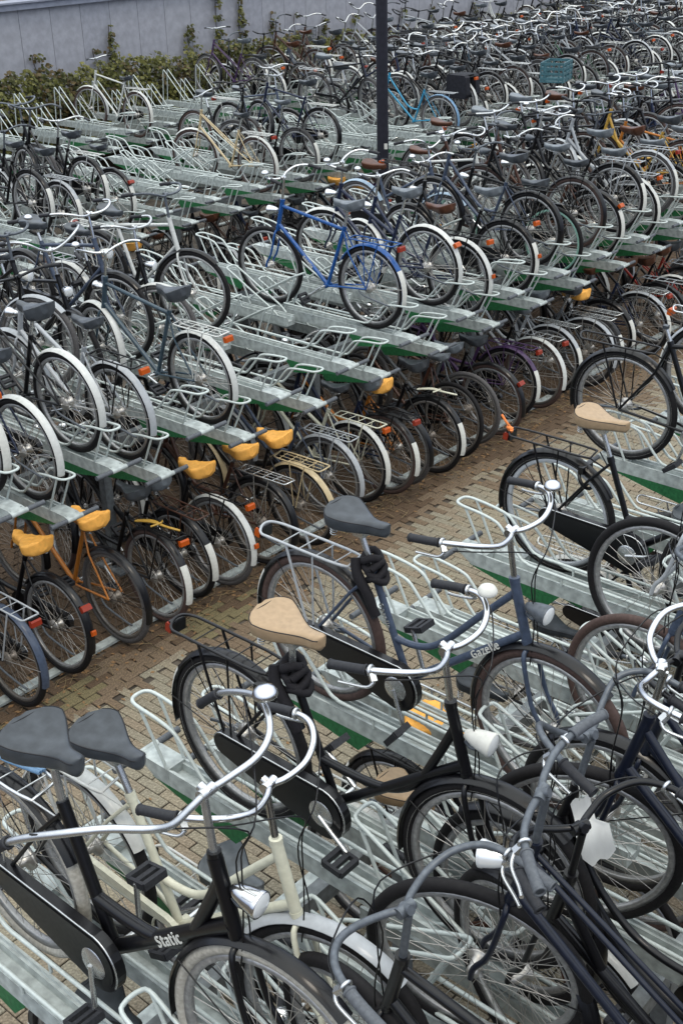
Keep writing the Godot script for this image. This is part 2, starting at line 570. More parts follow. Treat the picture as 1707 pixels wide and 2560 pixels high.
func light_mesh(kind: String) -> Mesh:
	return cached("light_" + kind, func(b):
		var ax := Basis(V(0, 0, -1), V(0, 1, 0), V(1, 0, 0))   # lathe axis along +x
		match kind:
			"bullet": b.lathe(Vector3.ZERO, PackedVector2Array([Vector2(0, -.075), Vector2(.014, -.072), Vector2(.024, -.05), Vector2(.033, -.02), Vector2(.038, .01), Vector2(.040, .014), Vector2(.040, .024), Vector2(.037, .026)]), 20, false, ax)
			"lens": b.lathe(Vector3.ZERO, PackedVector2Array([Vector2(.037, .024), Vector2(.03, .029), Vector2(.015, .033), Vector2(0, .034)]), 20, false, ax)
			"bracket":
				b.tube(curve([V(-.07, -.03, 0), V(-.05, -.045, 0), V(-.02, -.04, 0), V(0, -.03, 0)], 3), .006, 6)
			"bell":
				var up := Basis(V(1, 0, 0), V(0, 0, -1), V(0, 1, 0))
				b.lathe(Vector3.ZERO, PackedVector2Array([Vector2(0, .027), Vector2(.012, .026), Vector2(.024, .02), Vector2(.031, .009), Vector2(.032, .0), Vector2(.029, -.006), Vector2(.022, -.010), Vector2(.012, -.014), Vector2(0, -.015)]), 24, false, up)
			"tail":
				var out := PackedVector2Array([Vector2(-.016, -.019), Vector2(.012, -.022), Vector2(.016, .019), Vector2(-.008, .022), Vector2(-.015, .012)])
				b.prism(out, -.036, .036)
			"tail_housing": b.box(V(.012, .004, 0), V(.03, .05, .06))
	)

func cables_mesh(style: String) -> Mesh:
	return cached("cables_" + style, func(b):
		var ln := bar_line(style, 0)
		var i := ln.size() - 1
		var total := 0.0
		while i > 1 and total < .15:
			total += ln[i].distance_to(ln[i - 1]); i -= 1
		for s in [-1.0, 1.0]:
			var p := CLAMP + V(ln[i].x + .03, ln[i].y - .02, ln[i].z * s)
			b.tube(curve([p, p + V(.07, .0, -s * .05), CLAMP + V(.13, -.03, s * .04), CLAMP + V(.10, -.17, -s * .01), HEAD_B + V(.035, .06, s * .012), HEAD_B + V(.03, -.08, s * .02)], 5), .0026, 5))

func stand_mesh() -> Mesh:
	return cached("stand", func(b):
		b.tube(curve([V(.08, .33, -.06), V(.0, .30, -.08), V(-.20, .27, -.085), V(-.26, .26, -.08)], 3), .008, 6))

func lock_mesh() -> Mesh:
	return cached("ring_lock", func(b):
		b.torus(V(.16, .60, 0), .055, .010, 20, 7, Basis(V(0, 0, 1), V(-.55, .83, 0), V(.83, .55, 0)))
		b.box(V(.15, .66, .0), V(.03, .035, .10)))

func cloth_lock_mesh() -> Mesh:    # a cloth-sleeved chain slung round the seat tube
	return cached("cloth_lock", func(b):
		for k in 4:
			var y := .80 - k * .028
			var ring := PackedVector3Array()
			for q in 13:
				var a := TAU * q / 12.0 + k
				ring.append(V(.285 + (.80 - y) * .35 + cos(a) * .032, y + .014 * sin(a * 2.0 + k * 1.7), sin(a) * .040))
			b.tube(ring, .0165, 8)
		b.tube(curve([V(.24, .80, .045), V(.26, .74, .062), V(.31, .66, .058), V(.34, .57, .050)], 4), [.018, .021, .022, .021, .022, .023, .022, .021, .022, .022, .020, .019, .017], 8))

func stem_mesh(l: int) -> Mesh:
	return cached("stem%d" % l, func(b):
		b.rod(HEAD_T, CLAMP + V(-.012, -.01), .0115, [10, 7, 5][l])
		b.tube(PackedVector3Array([CLAMP + V(-.022, .012), CLAMP + V(0, .002), CLAMP + V(.012, 0)]), .014, [10, 7, 5][l])
		b.rod(CLAMP + V(0, 0, -.026), CLAMP + V(0, 0, .026), .0165, [12, 8, 5][l]))

# ------------------------------------------------------------------ a bicycle
func bike(spec: Dictionary, at: Transform3D, label: String, group: String, l: int) -> Node3D:
	var d := {"f": "loop", "c": "black", "tyre": "rubber", "rim": "alloy", "g": "black", "gf": "", "tail": true, "car": "black", "s": "saddle_black", "sk": "mid", "cov": false,
		"bar": "sweep", "bc": "chrome", "grip": "grip", "case": "full", "cc": "black", "light": "chrome", "bell": true, "steer": 0.0, "sh": 0.0, "tl": "amber", "stripe": false, "lock": false, "cl": false, "crate": false, "text": ""}
	d.merge(spec, true)
	var t := thing("bicycle", label, "bicycle", at, group)
	var fr := part(t, "frame", frame_mesh(d.f, l), paint(d.c))
	var st := Transform3D(Basis(V(-.267, .964, 0).normalized(), d.steer), Vector3.ZERO)
	st.origin = HEAD_B - st.basis * HEAD_B
	part(t, "fork", fork_mesh(l), paint(d.get("fc", d.c)), st)
	for w in 2:
		var o := HUB_R if w == 0 else HUB_F
		var tf := Transform3D(Basis(Vector3.BACK, rng.randf() * TAU), o)
		if w == 1: tf = st * tf
		var wh := part(t, "rear_wheel" if w == 0 else "front_wheel", spoke_mesh(l, w == 0), M(d.get("spokes", "spoke")), tf)
		part(wh, "tyre", tyre_mesh(l), M(d.tyre))
		part(wh, "rim", rim_mesh(l), M(d.get("rims", "rim")) if d.rim == "alloy" else paint(d.rim))
		if d.stripe and l < 2:
			part(wh, "sidewall_stripe", cached("stripe", func(b):
				for s in [-1.0, 1.0]: b.torus(V(0, 0, s * .0185), .322, .0022, 56, 4)), M("white_plastic"))
	if d.g != "":
		var gt := Transform3D(Basis.IDENTITY, HUB_R)
		part(t, "rear_mudguard", guard_mesh(l, "rear", 30, 193, .368, .028), paint(d.g), gt)
		if d.tail: part(t, "mudguard_tail", guard_mesh(l, "tail", 148, 194, .3705, .0285), M("white_plastic"), gt)
		if l < 2: part(t, "mudguard_stay", stay_mesh(l, false), M("spoke") if d.g != "black" else paint("black"), gt)
		var gf: String = d.gf if d.gf != "" else d.g
		if gf != "none":
			part(t, "front_mudguard", guard_mesh(l, "front", 48, 192, .368, .028), paint(gf), st * Transform3D(Basis.IDENTITY, HUB_F))
			if l < 2: part(t, "mudguard_stay", stay_mesh(l, true), paint("black"), st * Transform3D(Basis.IDENTITY, HUB_F))
	if d.tl != "" and d.g != "":
		var ta := deg_to_rad(143.0)
		var tp := Transform3D(Basis(Vector3.BACK, deg_to_rad(-37.0)), HUB_R + V(cos(ta), sin(ta)) * .392)
		if d.car != "": tp = Transform3D(Basis(Vector3.BACK, -.12), V(-.322, .722))
		part(t, "tail_light", light_mesh("tail"), M(d.tl), tp)
		if l == 0: part(t, "tail_light_housing", light_mesh("tail_housing"), paint("black"), tp)
		if l < 2 and d.get("refl", false):
			var tb := deg_to_rad(168.0)
			part(t, "reflector", light_mesh("tail"), M("amber"), Transform3D(Basis(Vector3.BACK, deg_to_rad(-12.0)).scaled(V(.6, .9, .45)), HUB_R + V(cos(tb), sin(tb)) * .384))
	# seat
	var sx := V(.228 + d.get("sx", 0.0), .95 + d.sh)
	var top := SEAT if d.f != "diamond" else V(.262, .82)
	part(t, "seat_post", cached("post%d_%s_%.2f_%.2f" % [l, d.f == "diamond", d.sh, d.get("sx", 0.0)], func(b): b.rod(top, sx + V(0, -.05), .0128, [10, 7, 5][l])), M("alloy"))
	var sd: Node3D
	var stf := Transform3D(Basis(Vector3.BACK, -.04), sx + V(.005, 0))
	sd = part(t, "saddle", saddle_mesh(d.sk, l), M(d.s), stf)
	if d.get("nosaddle", false): sd.mesh = cached("clamp_only", func(b): b.box(V(0, -.05, 0), V(.03, .02, .03)))
	elif l < 2: part(sd, "saddle_spring", saddle_under(l), M("alloy"))
	if l == 0:
		var sm := saddle_mesh(d.sk, 0)
		part(sd, "seam", cached("seam_" + d.sk, func(b):
			var vs: PackedVector3Array = sm.surface_get_arrays(0)[Mesh.ARRAY_VERTEX]
			var ring := PackedVector3Array()
			for i in range(1, 22): ring.append(vs[i * 20 + 1] * V(1, 1, 1.012))
			for i in range(21, 0, -1): ring.append(vs[i * 20 + 9] * V(1, 1, 1.012))
			ring.append(ring[0])
			b.tube(ring, .0019, 5, false)), mat("seam", lin(.02, .02, .022), .7))
	if d.cov:
		var cv := part(sd, "saddle_cover", saddle_mesh("cover", l), M("cover"), Transform3D(Basis.IDENTITY, V(0, .003, 0)))
		cv.set_meta("label", "orange rain cover stretched over the saddle")
	# steering
	part(t, "stem", stem_mesh(l), M(d.bc) if d.bc != "black" else paint("black"), st)
	var bt := st * Transform3D(Basis(Vector3.BACK, d.get("tilt", 0.0)), CLAMP)
	var hb := part(t, "handlebar", bar_mesh(d.bar, l), M(d.bc) if d.bc != "black" else paint("black"), bt)
	for s in [-1.0, 1.0]:
		part(hb, "grip", grip_mesh(d.bar, l, s), M(d.grip))
		if l == 0 and d.get("lever", true): part(hb, "brake_lever", lever_mesh(d.bar, s), M("alloy"))
	if d.bell and l < 2:
		var ln := bar_line(d.bar, 0)
		var q: Vector3 = ln[int(ln.size() * .60)]
		part(hb, "bell", light_mesh("bell"), M("chrome") if d.get("bellc", "") == "" else M(d.bellc), Transform3D(Basis.IDENTITY.scaled(Vector3.ONE * d.get("bells", 1.0)), V(q.x + .01, q.y + .034, q.z * d.get("bellside", -1.0))))
	if l == 0: part(t, "brake_cable", cables_mesh(d.bar), paint("black"), st)
	# chain side
	if d.case == "full":
		var cc := part(t, "chain_case", chaincase_mesh(l), paint(d.cc))
		if l == 0: part(cc, "edge_highlight", cached("case_highlight", func(b):  # thin pale line added to draw the highlight along the case edge
			var ol := case_outline(.108, .052, -.002)
			var ln := PackedVector3Array()
			for q in range(5, 20): ln.append(V(ol[q].x, ol[q].y, .083))
			b.tube(ln, .0032, 5)), M("alloy"))
	elif d.case == "half": part(t, "chain_guard", chainguard_mesh(l), paint(d.cc))
	if l < 2:
		var ca: float = d.get("crank", rng.randf() * TAU)
		part(t, "crank", crank_mesh(l), M("alloy"), Transform3D(Basis(Vector3.BACK, ca), BB))
		for s in [-1.0, 1.0]:
			var e := Basis(Vector3.BACK, ca) * V(s * .165, -.03 * s, s * .155)
			part(t, "pedal", pedal_mesh(l), M("grip"), Transform3D(Basis(Vector3.BACK, rng.randf() * 1.2 - .2), BB + e))
		part(t, "kickstand", stand_mesh(), M("bar_grey"))
	if d.car != "": 
		var cr := part(t, "luggage_carrier", carrier_mesh(l, d.get("cst", 0)), paint(d.car) if d.car != "alloy" else M("alloy"))
		if d.has("strap"):
			part(cr, "strap", cached("strap", func(b):
				for k in 3: b.tube(curve([V(.12, .755, -.06 + k * .01), V(.0, .775, -.02 + k * .012), V(-.12, .77, .01), V(-.22, .757, .055)], 4), .008, 6)
				b.tube(curve([V(-.05, .77, -.06), V(-.08, .785, 0), V(-.02, .76, .065)], 4), .007, 6)), paint(d.strap))
	if d.light != "" and l < 2:
		var lt := st * Transform3D(Basis(Vector3.BACK, -.08), HEAD_T.lerp(HEAD_B, .45) + V(.098, .02))
		var hl := part(t, "headlight", light_mesh("bullet"), M("white_plastic") if d.light == "white" else M(d.light), lt)
		part(hl, "lens", light_mesh("lens"), M("lens"))
		part(hl, "bracket", light_mesh("bracket"), M("bar_grey"))
	match d.get("extra", ""):
		"basket":
			part(t, "basket", cached("basket", func(b):
				for y in [0.0, .07, .14, .21]:
					var q: float = .8 + y * .9
					for sg in [-1.0, 1.0]:
						b.rod(V(1.06, .88 + y, sg * .15 * q), V(1.06 + .24 * q, .88 + y, sg * .15 * q), .004, 4, false)
						b.rod(V(1.06 + (.24 * q if sg > 0 else 0.0), .88 + y, -.15 * q), V(1.06 + (.24 * q if sg > 0 else 0.0), .88 + y, .15 * q), .004, 4, false)
				for k in 9:
					var z := (k - 4) / 4.0 * .12
					b.tube(PackedVector3Array([V(1.06, 1.09, z * 1.24), V(1.06, .88, z), V(1.25, .88, z), V(1.30, 1.09, z * 1.24)]), .003, 4, false)
					for sg in [-1.0, 1.0]: b.rod(V(1.07 + k * .022, .88, sg * .12), V(1.07 + k * .028, 1.09, sg * .149), .003, 4, false)), M("bar_grey"), st)
		"bags":
			if d.car != "": part(t, "pannier_bags", cached("bags", func(b):
				for sg in [-1.0, 1.0]:
					b.prism(PackedVector2Array([Vector2(-.26, .74), Vector2(-.28, .50), Vector2(-.24, .44), Vector2(.06, .44), Vector2(.10, .50), Vector2(.09, .74), Vector2(.05, .77), Vector2(-.22, .77)]), sg * .07, sg * .17)
				b.box(V(-.08, .765, 0), V(.28, .014, .15))), mat("bag_cloth", lin(.02, .021, .028), .9, 0, 0, grime, 3.0))
		"crate":
			if d.car != "": part(t, "carrier_crate", cached("carrier_crate", func(b):
				b.box(V(-.08, .775, 0), V(.36, .015, .28))
				for sg in [-1.0, 1.0]:
					for y in [.81, .87, .93]:
						b.box(V(-.08, y, sg * .145), V(.37, .038, .01))
						b.box(V(-.08 + sg * .185, y, 0), V(.01, .038, .28))
					for x in [-.26, -.08, .1]: b.box(V(x, .865, sg * .143), V(.02, .19, .012))), mat("crate_dark", lin(.03, .032, .035), .6))
	if d.lock and l < 2: part(t, "ring_lock", lock_mesh(), paint("black"))
	if d.cl: part(t, "chain_lock", cloth_lock_mesh(), mat("cloth_black", lin(.016, .015, .018), .95, 0, 0, grime, 14.0))
	if d.text != "":
		for tx in d.text.split("|"):
			var w: PackedStringArray = tx.split("@")
			lettering(fr, w[0], w[1])
	return t

func lettering(fr: Node3D, words: String, place: String) -> void:
	var tm := TextMesh.new()
	var sf := SystemFont.new()
	sf.font_names = PackedStringArray(["Droid Sans"])
	sf.font_weight = 700
	sf.font_italic = true
	tm.font = sf
	tm.text = words
	tm.font_size = 32
	tm.pixel_size = .0012
	tm.depth = .0016
	var a := BB
	var b := HEAD_T.lerp(HEAD_B, .86)
	var t := .5
	var col := "white"
	var side := 1.0
	var rr := .0185 if words != "Static" else .0262
	match place:
		"down": t = .54 if words == "Static" else .70; tm.pixel_size = .0016 if words == "Static" else .0014
		"downleft": t = .62; side = -1.0
		"seat": a = SEAT; b = BB; t = .42; col = "silver"; tm.pixel_size = .0010
		"head": a = HEAD_T; b = HEAD_B; t = .5; tm.pixel_size = .0008; rr = .0195
	if side < 0:
		var c := a; a = b; b = c
	var x := (b - a).normalized()
	var z := V(0, 0, side)
	var y := z.cross(x)
	part(fr, "lettering", tm, M("white_plastic") if col == "white" else M("alloy"), Transform3D(Basis(x, y, z), a.lerp(b, t) + z * rr))

# ------------------------------------------------------------------ upper tray (x from the aisle end inwards, y up, z across)
func tray_meshes() -> void:
	cached("tray_channel", func(b):
		var y0 := -.085
		var pr := PackedVector2Array([Vector2(-.054, y0), Vector2(.054, y0), Vector2(.054, 0), Vector2(.044, 0), Vector2(.041, -.012), Vector2(.030, -.012), Vector2(.026, -.045), Vector2(-.026, -.045), Vector2(-.030, -.012), Vector2(-.041, -.012), Vector2(-.044, 0), Vector2(-.054, 0)])
		b.prism(pr, -1.98, -.10, Transform3D(Basis(V(0, 0, 1), V(0, 1, 0), V(-1, 0, 0)), Vector3.ZERO)))
	cached("tray_end", func(b):
		b.prism(PackedVector2Array([Vector2(.20, .002), Vector2(.20, -.084), Vector2(.11, -.084), Vector2(.03, -.036), Vector2(-.005, -.03), Vector2(-.005, -.01), Vector2(.04, .002)]), -.0555, .0555)
		b.rod(V(.0, -.018, -.062), V(.0, -.018, .062), .0175, 10)
		for s in [-1.0, 1.0]:
			b.lathe(V(.03, .003, s * .04), PackedVector2Array([Vector2(.006, 0), Vector2(.005, .003), Vector2(0, .004)]), 6, false, Basis(V(1, 0, 0), V(0, 0, -1), V(0, 1, 0))))
	cached("tray_grip", func(b): b.rod(V(0, -.018, 0), V(0, -.018, .13), .0165, 10))
	cached("tray_panel", func(b):
		for s in [-1.0, 1.0]:
			b.prism(PackedVector2Array([Vector2(.09, -.0845), Vector2(.33, -.135), Vector2(.60, -.185), Vector2(.69, -.0845)]), s * .047, s * .0535))
	cached("tray_hoop", func(b):      # rear wheel hoop with the side rails running inwards from it
		var side := curve([V(-.02, .275, 0), V(-.012, .275, .035), V(.03, .272, .055), V(.16, .262, .056), V(.26, .243, .056), V(.31, .205, .056), V(.42, .082, .056), V(.48, .052, .058), V(.6, .048, .06), V(1.43, .048, .06)], 3)
		b.tube(mirror(side), .0088, 8)
		for s in [-1.0, 1.0]:
			b.rod(V(.055, .268, s * .055), V(.19, 0, s * .05), .0075, 7, false)
			b.rod(V(.70, .048, s * .06), V(.70, -.006, s * .06), .007, 5, false)
			b.rod(V(1.1, .048, s * .06), V(1.1, -.006, s * .06), .007, 5, false))
	cached("tray_cradle", func(b):    # front wheel cradle
		var side := curve([V(1.255, .335, 0), V(1.258, .333, .03), V(1.275, .325, .055), V(1.36, .285, .058), V(1.60, .16, .058), V(1.80, .06, .058), V(1.88, .0, .055)], 3)
		b.tube(mirror(side), .0085, 8)
		for s in [-1.0, 1.0]:
			b.rod(V(1.285, .32, s * .056), V(1.43, 0, s * .056), .0078, 7, false))
	cached("tray_aframe", func(b):    # tall cradle of the row along the hedge
		for s in [-1.0, 1.0]:
			b.tube(curve([V(1.95, 0, s * .05), V(1.93, .2, s * .05), V(1.90, .47, s * .05), V(1.885, .51, s * .05), V(1.85, .50, s * .05), V(1.60, .26, s * .05), V(1.34, .0, s * .05)], 4), .0085, 7))

func tray(a: float, u: float, g0: float, s: float, label: String, tall := false) -> void:
	var ang := PI / 2 if s > 0 else -PI / 2
	var t := thing("upper_tray", label, "bike rack tray", Transform3D(Basis(Vector3.UP, ang), P(a, u, g0)), "upper trays of the bicycle racks")
	part(t, "channel", meshes.tray_channel, M("tray"))
	part(t, "end_plate", meshes.tray_end, M("tray"))
	for z in [-1.0, 1.0]:
		part(t, "grip", meshes.tray_grip, M("grip_grey"), Transform3D(Basis(Vector3.UP, 0.0 if z > 0 else PI), V(0, 0, z * .06)))
	part(t, "side_panel", meshes.tray_panel, M("panel"))
	part(t, "rear_hoop", meshes.tray_hoop, M("tube"))
	part(t, "front_cradle", meshes.tray_aframe if tall else meshes.tray_cradle, M("tube"))

func bike_at(a: float, u: float, grear: float, s: float, lean := 0.0, yaw := 0.0, pitch := 0.0, sc := 1.0) -> Transform3D:
	var b := Basis(Vector3.UP, (PI / 2 if s > 0 else -PI / 2) + yaw) * Basis(Vector3.RIGHT, lean) * Basis(Vector3.BACK, pitch)
	return Transform3D(b.scaled(Vector3.ONE * sc), P(a, u, grear))

const ORD := ["first", "second", "third", "fourth", "fifth", "sixth", "seventh", "eighth", "ninth", "tenth", "eleventh", "twelfth", "thirteenth", "fourteenth", "fifteenth", "sixteenth", "seventeenth", "eighteenth", "nineteenth", "twentieth"]
func ordinal(k: int) -> String:
	if k < 20: return ORD[k]
	var tens := ["twenty", "thirty", "forty", "fifty", "sixty", "seventy"]
	var n := k + 1
	if n % 10 == 0: return ["twentieth", "thirtieth", "fortieth", "fiftieth", "sixtieth", "seventieth"][n / 10 - 2]
	return tens[n / 10 - 2] + "-" + ORD[n % 10 - 1]

var counts := {}
func bike_label(sp: Dictionary, where: String) -> String:   # colour, what marks it, and its place in its row
	var words: String = {"greyblue": "grey-blue", "paleblue": "pale blue", "sky": "sky blue"}.get(sp.get("c", "black"), sp.get("c", "black")) + " bicycle"
	if sp.get("cov", false): words += " with orange saddle cover"
	elif sp.get("g", "black") == "white": words += " with white mudguards"
	elif sp.get("s", "") == "saddle_brown": words += " with brown saddle"
	elif sp.has("strap"): words += " with rope on its carrier"
	elif sp.get("rim", "alloy") != "alloy": words += " with " + sp.rim + " rims"
	elif sp.get("car", "x") == "": words += " without luggage carrier"
	var k: int = counts.get(where, 0)
	counts[where] = k + 1
	return words + ", " + ordinal(k) + " from left, " + where

func lod(a: float, g: float) -> int:
	var dd := sqrt(a * a + g * g)
	return 0 if dd < 8.0 else (1 if dd < 13.5 else 2)

func random_spec() -> Dictionary:
	var d := {}
	var r := rng.randf()
	d.c = "black" if r < .55 else ["navy", "greyblue", "silver", "white", "teal", "grey", "navy", "brown", "silver", "purple", "green", "black"][rng.randi() % 12]
	d.f = ["loop", "loop", "step", "step", "low", "mixte", "diamond", "diamond", "wave"][rng.randi() % 9]
	r = rng.randf()
	d.g = "black" if r < .62 else ("white" if r < .8 else ("silver" if r < .93 else d.c))
	d.tail = rng.randf() < .7
	d.car = ["black", "black", "alloy", "silver", "", "white"][rng.randi() % 6]
	d.cst = rng.randi() % 2
	d.s = ["saddle_black", "saddle_black", "saddle_black", "saddle_grey", "saddle_black", "saddle_brown", "saddle_grey"][rng.randi() % 7]
	d.sk = ["wide", "mid", "slim"][rng.randi() % 3]
	d.bar = ["sweep", "sweep", "trek", "flat", "high"][rng.randi() % 5]
	d.bc = ["chrome", "chrome", "alloy", "alloy", "bar_grey", "black"][rng.randi() % 6]
	d.tyre = ["rubber", "rubber", "rubber", "rubber_brown", "rubber_grey"][rng.randi() % 5]
	d.case = ["full", "half", "none"][rng.randi() % 3]
	d.tl = ["amber", "red_lens", "", ""][rng.randi() % 4]
	d.bell = rng.randf() < .35
	d.light = ["chrome", "white", "bar_grey", ""][rng.randi() % 4]
	r = rng.randf()
	d.extra = "basket" if r < .05 else ("bags" if r < .06 else ("crate" if r < .08 else ""))
	d.sh = rng.randf_range(-.07, .06)
	d.steer = rng.randf_range(-.35, .35)
	return d

func _ready() -> void:
	rng.seed = 20
	# camera
	var cam := Camera3D.new()
	cam.name = "camera"
	var pitch := .4770
	var roll := -.0278
	var yaw := .8482
	var to_cam := func(hx: float, down: float, hz: float) -> Vector3:
		var y: float = down * cos(pitch) - hz * sin(pitch)
		var z: float = hz * cos(pitch) + down * sin(pitch)
		return Vector3(hx * cos(roll) - y * sin(roll), hx * sin(roll) + y * cos(roll), z)
	var ca: Vector3 = to_cam.call(cos(yaw), 0.0, sin(yaw))
	var cu: Vector3 = -to_cam.call(0.0, 1.0, 0.0)
	var cg: Vector3 = to_cam.call(-sin(yaw), 0.0, cos(yaw))
	cam.transform = Transform3D(Basis(V(ca.x, cu.x, -cg.x), -V(ca.y, cu.y, -cg.y), -V(ca.z, cu.z, -cg.z)), V(0, 4.7674, 0))
	cam.fov = rad_to_deg(2.0 * atan(1280.0 / 3038.73))
	cam.near = 0.05
	cam.far = 600.0
	add_child(cam)
	# overcast sky and a weak, very soft sun
	var env := Environment.new()
	var sky := Sky.new()
	var sm := ProceduralSkyMaterial.new()
	sm.sky_top_color = Color(.98, 1.0, 1.0)
	sm.sky_horizon_color = Color(.42, .48, .60)
	sm.sky_curve = .45
	sm.sky_energy_multiplier = 1.5
	sm.ground_horizon_color = Color(.22, .20, .19)
	sm.ground_bottom_color = Color(.15, .135, .125)
	sm.sun_angle_max = 1.0
	sky.sky_material = sm
	env.background_mode = Environment.BG_SKY
	env.sky = sky
	env.tonemap_mode = Environment.TONE_MAPPER_LINEAR
	env.tonemap_exposure = 1.08
	env.sdfgi_enabled = true
	env.ssao_enabled = true
	env.ssil_enabled = true
	var we := WorldEnvironment.new()
	we.name = "sky"
	we.environment = env
	add_child(we)
	var sun := DirectionalLight3D.new()
	sun.name = "sun"
	sun.light_energy = .35
	sun.light_color = Color(1, .96, .9)
	sun.light_angular_distance = 14.0
	sun.shadow_enabled = true
	sun.rotation_degrees = Vector3(-66, -40, 0)
	add_child(sun)

	grime = noise(.02, .72, 1.0, false, 5, 3)
	rough_noise = noise(.03, .75, 1.0, false, 4, 8)
	stain = noise(.013, .76, 1.0, false, 6, 41, 512)
	polish = noise(.02, .88, 1.0, false, 4, 13)
	spangle = noise(.09, .82, 1.0, true, 2, 5)
	tray_meshes()
	ground()
	litter()
	wall()
	pole()
	racks()
	near_bikes()
	middle_bikes()
	far_bikes()

# ------------------------------------------------------------------ setting
func ground() -> void:
	var gm := PlaneMesh.new()
	gm.size = Vector2(700, 700)
	var t := noise(.015, .55, 1.0, false, 5, 11, 512)
	structure("ground", gm, mat("ground", lin(.12, .10, .08), .9, 0, 0, t, .35), Transform3D(Basis.IDENTITY, V(0, -.016, 0)))
	# clay paving: the bricks run across the aisle in stretcher bond, with rows laid along its edges
	var vars := []
	var cols := [Vector3(.305, .268, .195), Vector3(.29, .255, .19), Vector3(.315, .27, .195), Vector3(.285, .24, .175), Vector3(.30, .268, .20), Vector3(.29, .235, .168)]
	for k in 6:
		vars.append(cached("brick%d" % k, func(b):
			var e := .003
			var bx := .1 - .0022 - (k % 3) * .0008
			var bz := .0305 - (k % 2) * .0006
			var up := Vector3.UP
			var q := []
			for c in [V(-bx, 0, -bz), V(bx, 0, -bz), V(bx, 0, bz), V(-bx, 0, bz)]:
				var tilt: float = (.0012 if k % 2 else -.001) * signf(c.x) + (.0008 if k % 3 else -.001) * signf(c.z)
				q.append([c + V(-signf(c.x) * e, tilt, -signf(c.z) * e), c + V(0, -.006, 0)])
			b.quad(b.vert(q[0][0], up), b.vert(q[1][0], up), b.vert(q[2][0], up), b.vert(q[3][0], up))
			for i in 4:
				var j := (i + 1) % 4
				var nn: Vector3 = ((q[i][1] + q[j][1]) * .5).normalized() * .7 + up * .7
				b.quad(b.vert(q[i][0], nn), b.vert(q[j][0], nn), b.vert(q[j][1], nn), b.vert(q[i][1], nn))))
	var pav := Node3D.new()
	pav.name = "paving"
	pav.set_meta("kind", "structure")
	add_child(pav)
	var bt := noise(.05, .6, 1.0, false, 5, 21)
	var spots := []          # [transform, variant, colour]
	var nz := FastNoiseLite.new()
	nz.seed = 9
	nz.frequency = .35
	var row := 0
	var a := -1.0
	while a < 17.0:
		var g: float = -1.2 + [0.0, .1, .03, .12][row % 4]
		while g < 9.6:
			var edge: bool = g > 5.42 and g < 5.98
			if not edge and not (a > 12 and g < 2.0):
				spots.append([Transform3D(Basis(Vector3.UP, PI / 2 + rng.randf_range(-.012, .012)), P(a + rng.randf_range(-.002, .002), rng.randf_range(-.003, .002), g + .1)), rng.randi() % 6, g + .1, a])
			g += .203
		a += .0655
		row += 1
	for k in 7:                      # seven rows along the edge of the aisle
		a = -1.0 + (k % 2) * .1
		while a < 17.0:
			spots.append([Transform3D(Basis(Vector3.UP, rng.randf_range(-.02, .02)), P(a, rng.randf_range(-.004, .002), 5.585 + k * .0655)), rng.randi() % 6, 5.6 + k * .065, a])
			a += .205
	var bm := []
	for k in 6:
		bm.append(mat("brick%d" % k, lin(cols[k].x, cols[k].y, cols[k].z), .85, 0, 0, bt, 4.0))
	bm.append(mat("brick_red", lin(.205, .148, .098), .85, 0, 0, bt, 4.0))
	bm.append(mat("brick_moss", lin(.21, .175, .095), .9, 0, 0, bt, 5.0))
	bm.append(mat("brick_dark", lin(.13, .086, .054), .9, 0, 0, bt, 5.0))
	bm.append(mat("brick_soil_shade", lin(.030, .021, .014), .95, 0, 0, bt, 5.0))  # soiled brick, its colour darkened further to stand for shade under the racks
	var near := []
	var rest := []
	for s in spots:
		# seen open in the aisle, nearest first
		var open: bool = s[2] > 3.3 and s[2] < 6.0 and s[3] > 2.2
		if open: near.append([s[3] + absf(s[2] - 4.9) * 1.6, s])
		else: rest.append(s)
	near.sort_custom(func(x, y): return x[0] < y[0])
	var idx := 0
	var stuff := {}
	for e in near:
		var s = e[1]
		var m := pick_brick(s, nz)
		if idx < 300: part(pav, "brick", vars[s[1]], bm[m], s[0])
		else: rest.append(s)
		idx += 1
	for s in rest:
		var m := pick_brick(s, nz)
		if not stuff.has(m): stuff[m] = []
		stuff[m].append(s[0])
	for m in stuff:
		var mm := MultiMesh.new()
		mm.transform_format = MultiMesh.TRANSFORM_3D
		mm.mesh = vars[m % 6]
		mm.instance_count = stuff[m].size()
		for i in stuff[m].size(): mm.set_instance_transform(i, stuff[m][i])
		var mi := MultiMeshInstance3D.new()
		mi.name = "paving_bricks"
		mi.multimesh = mm
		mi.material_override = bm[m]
		mi.set_meta("kind", "stuff")
		pav.add_child(mi, true)

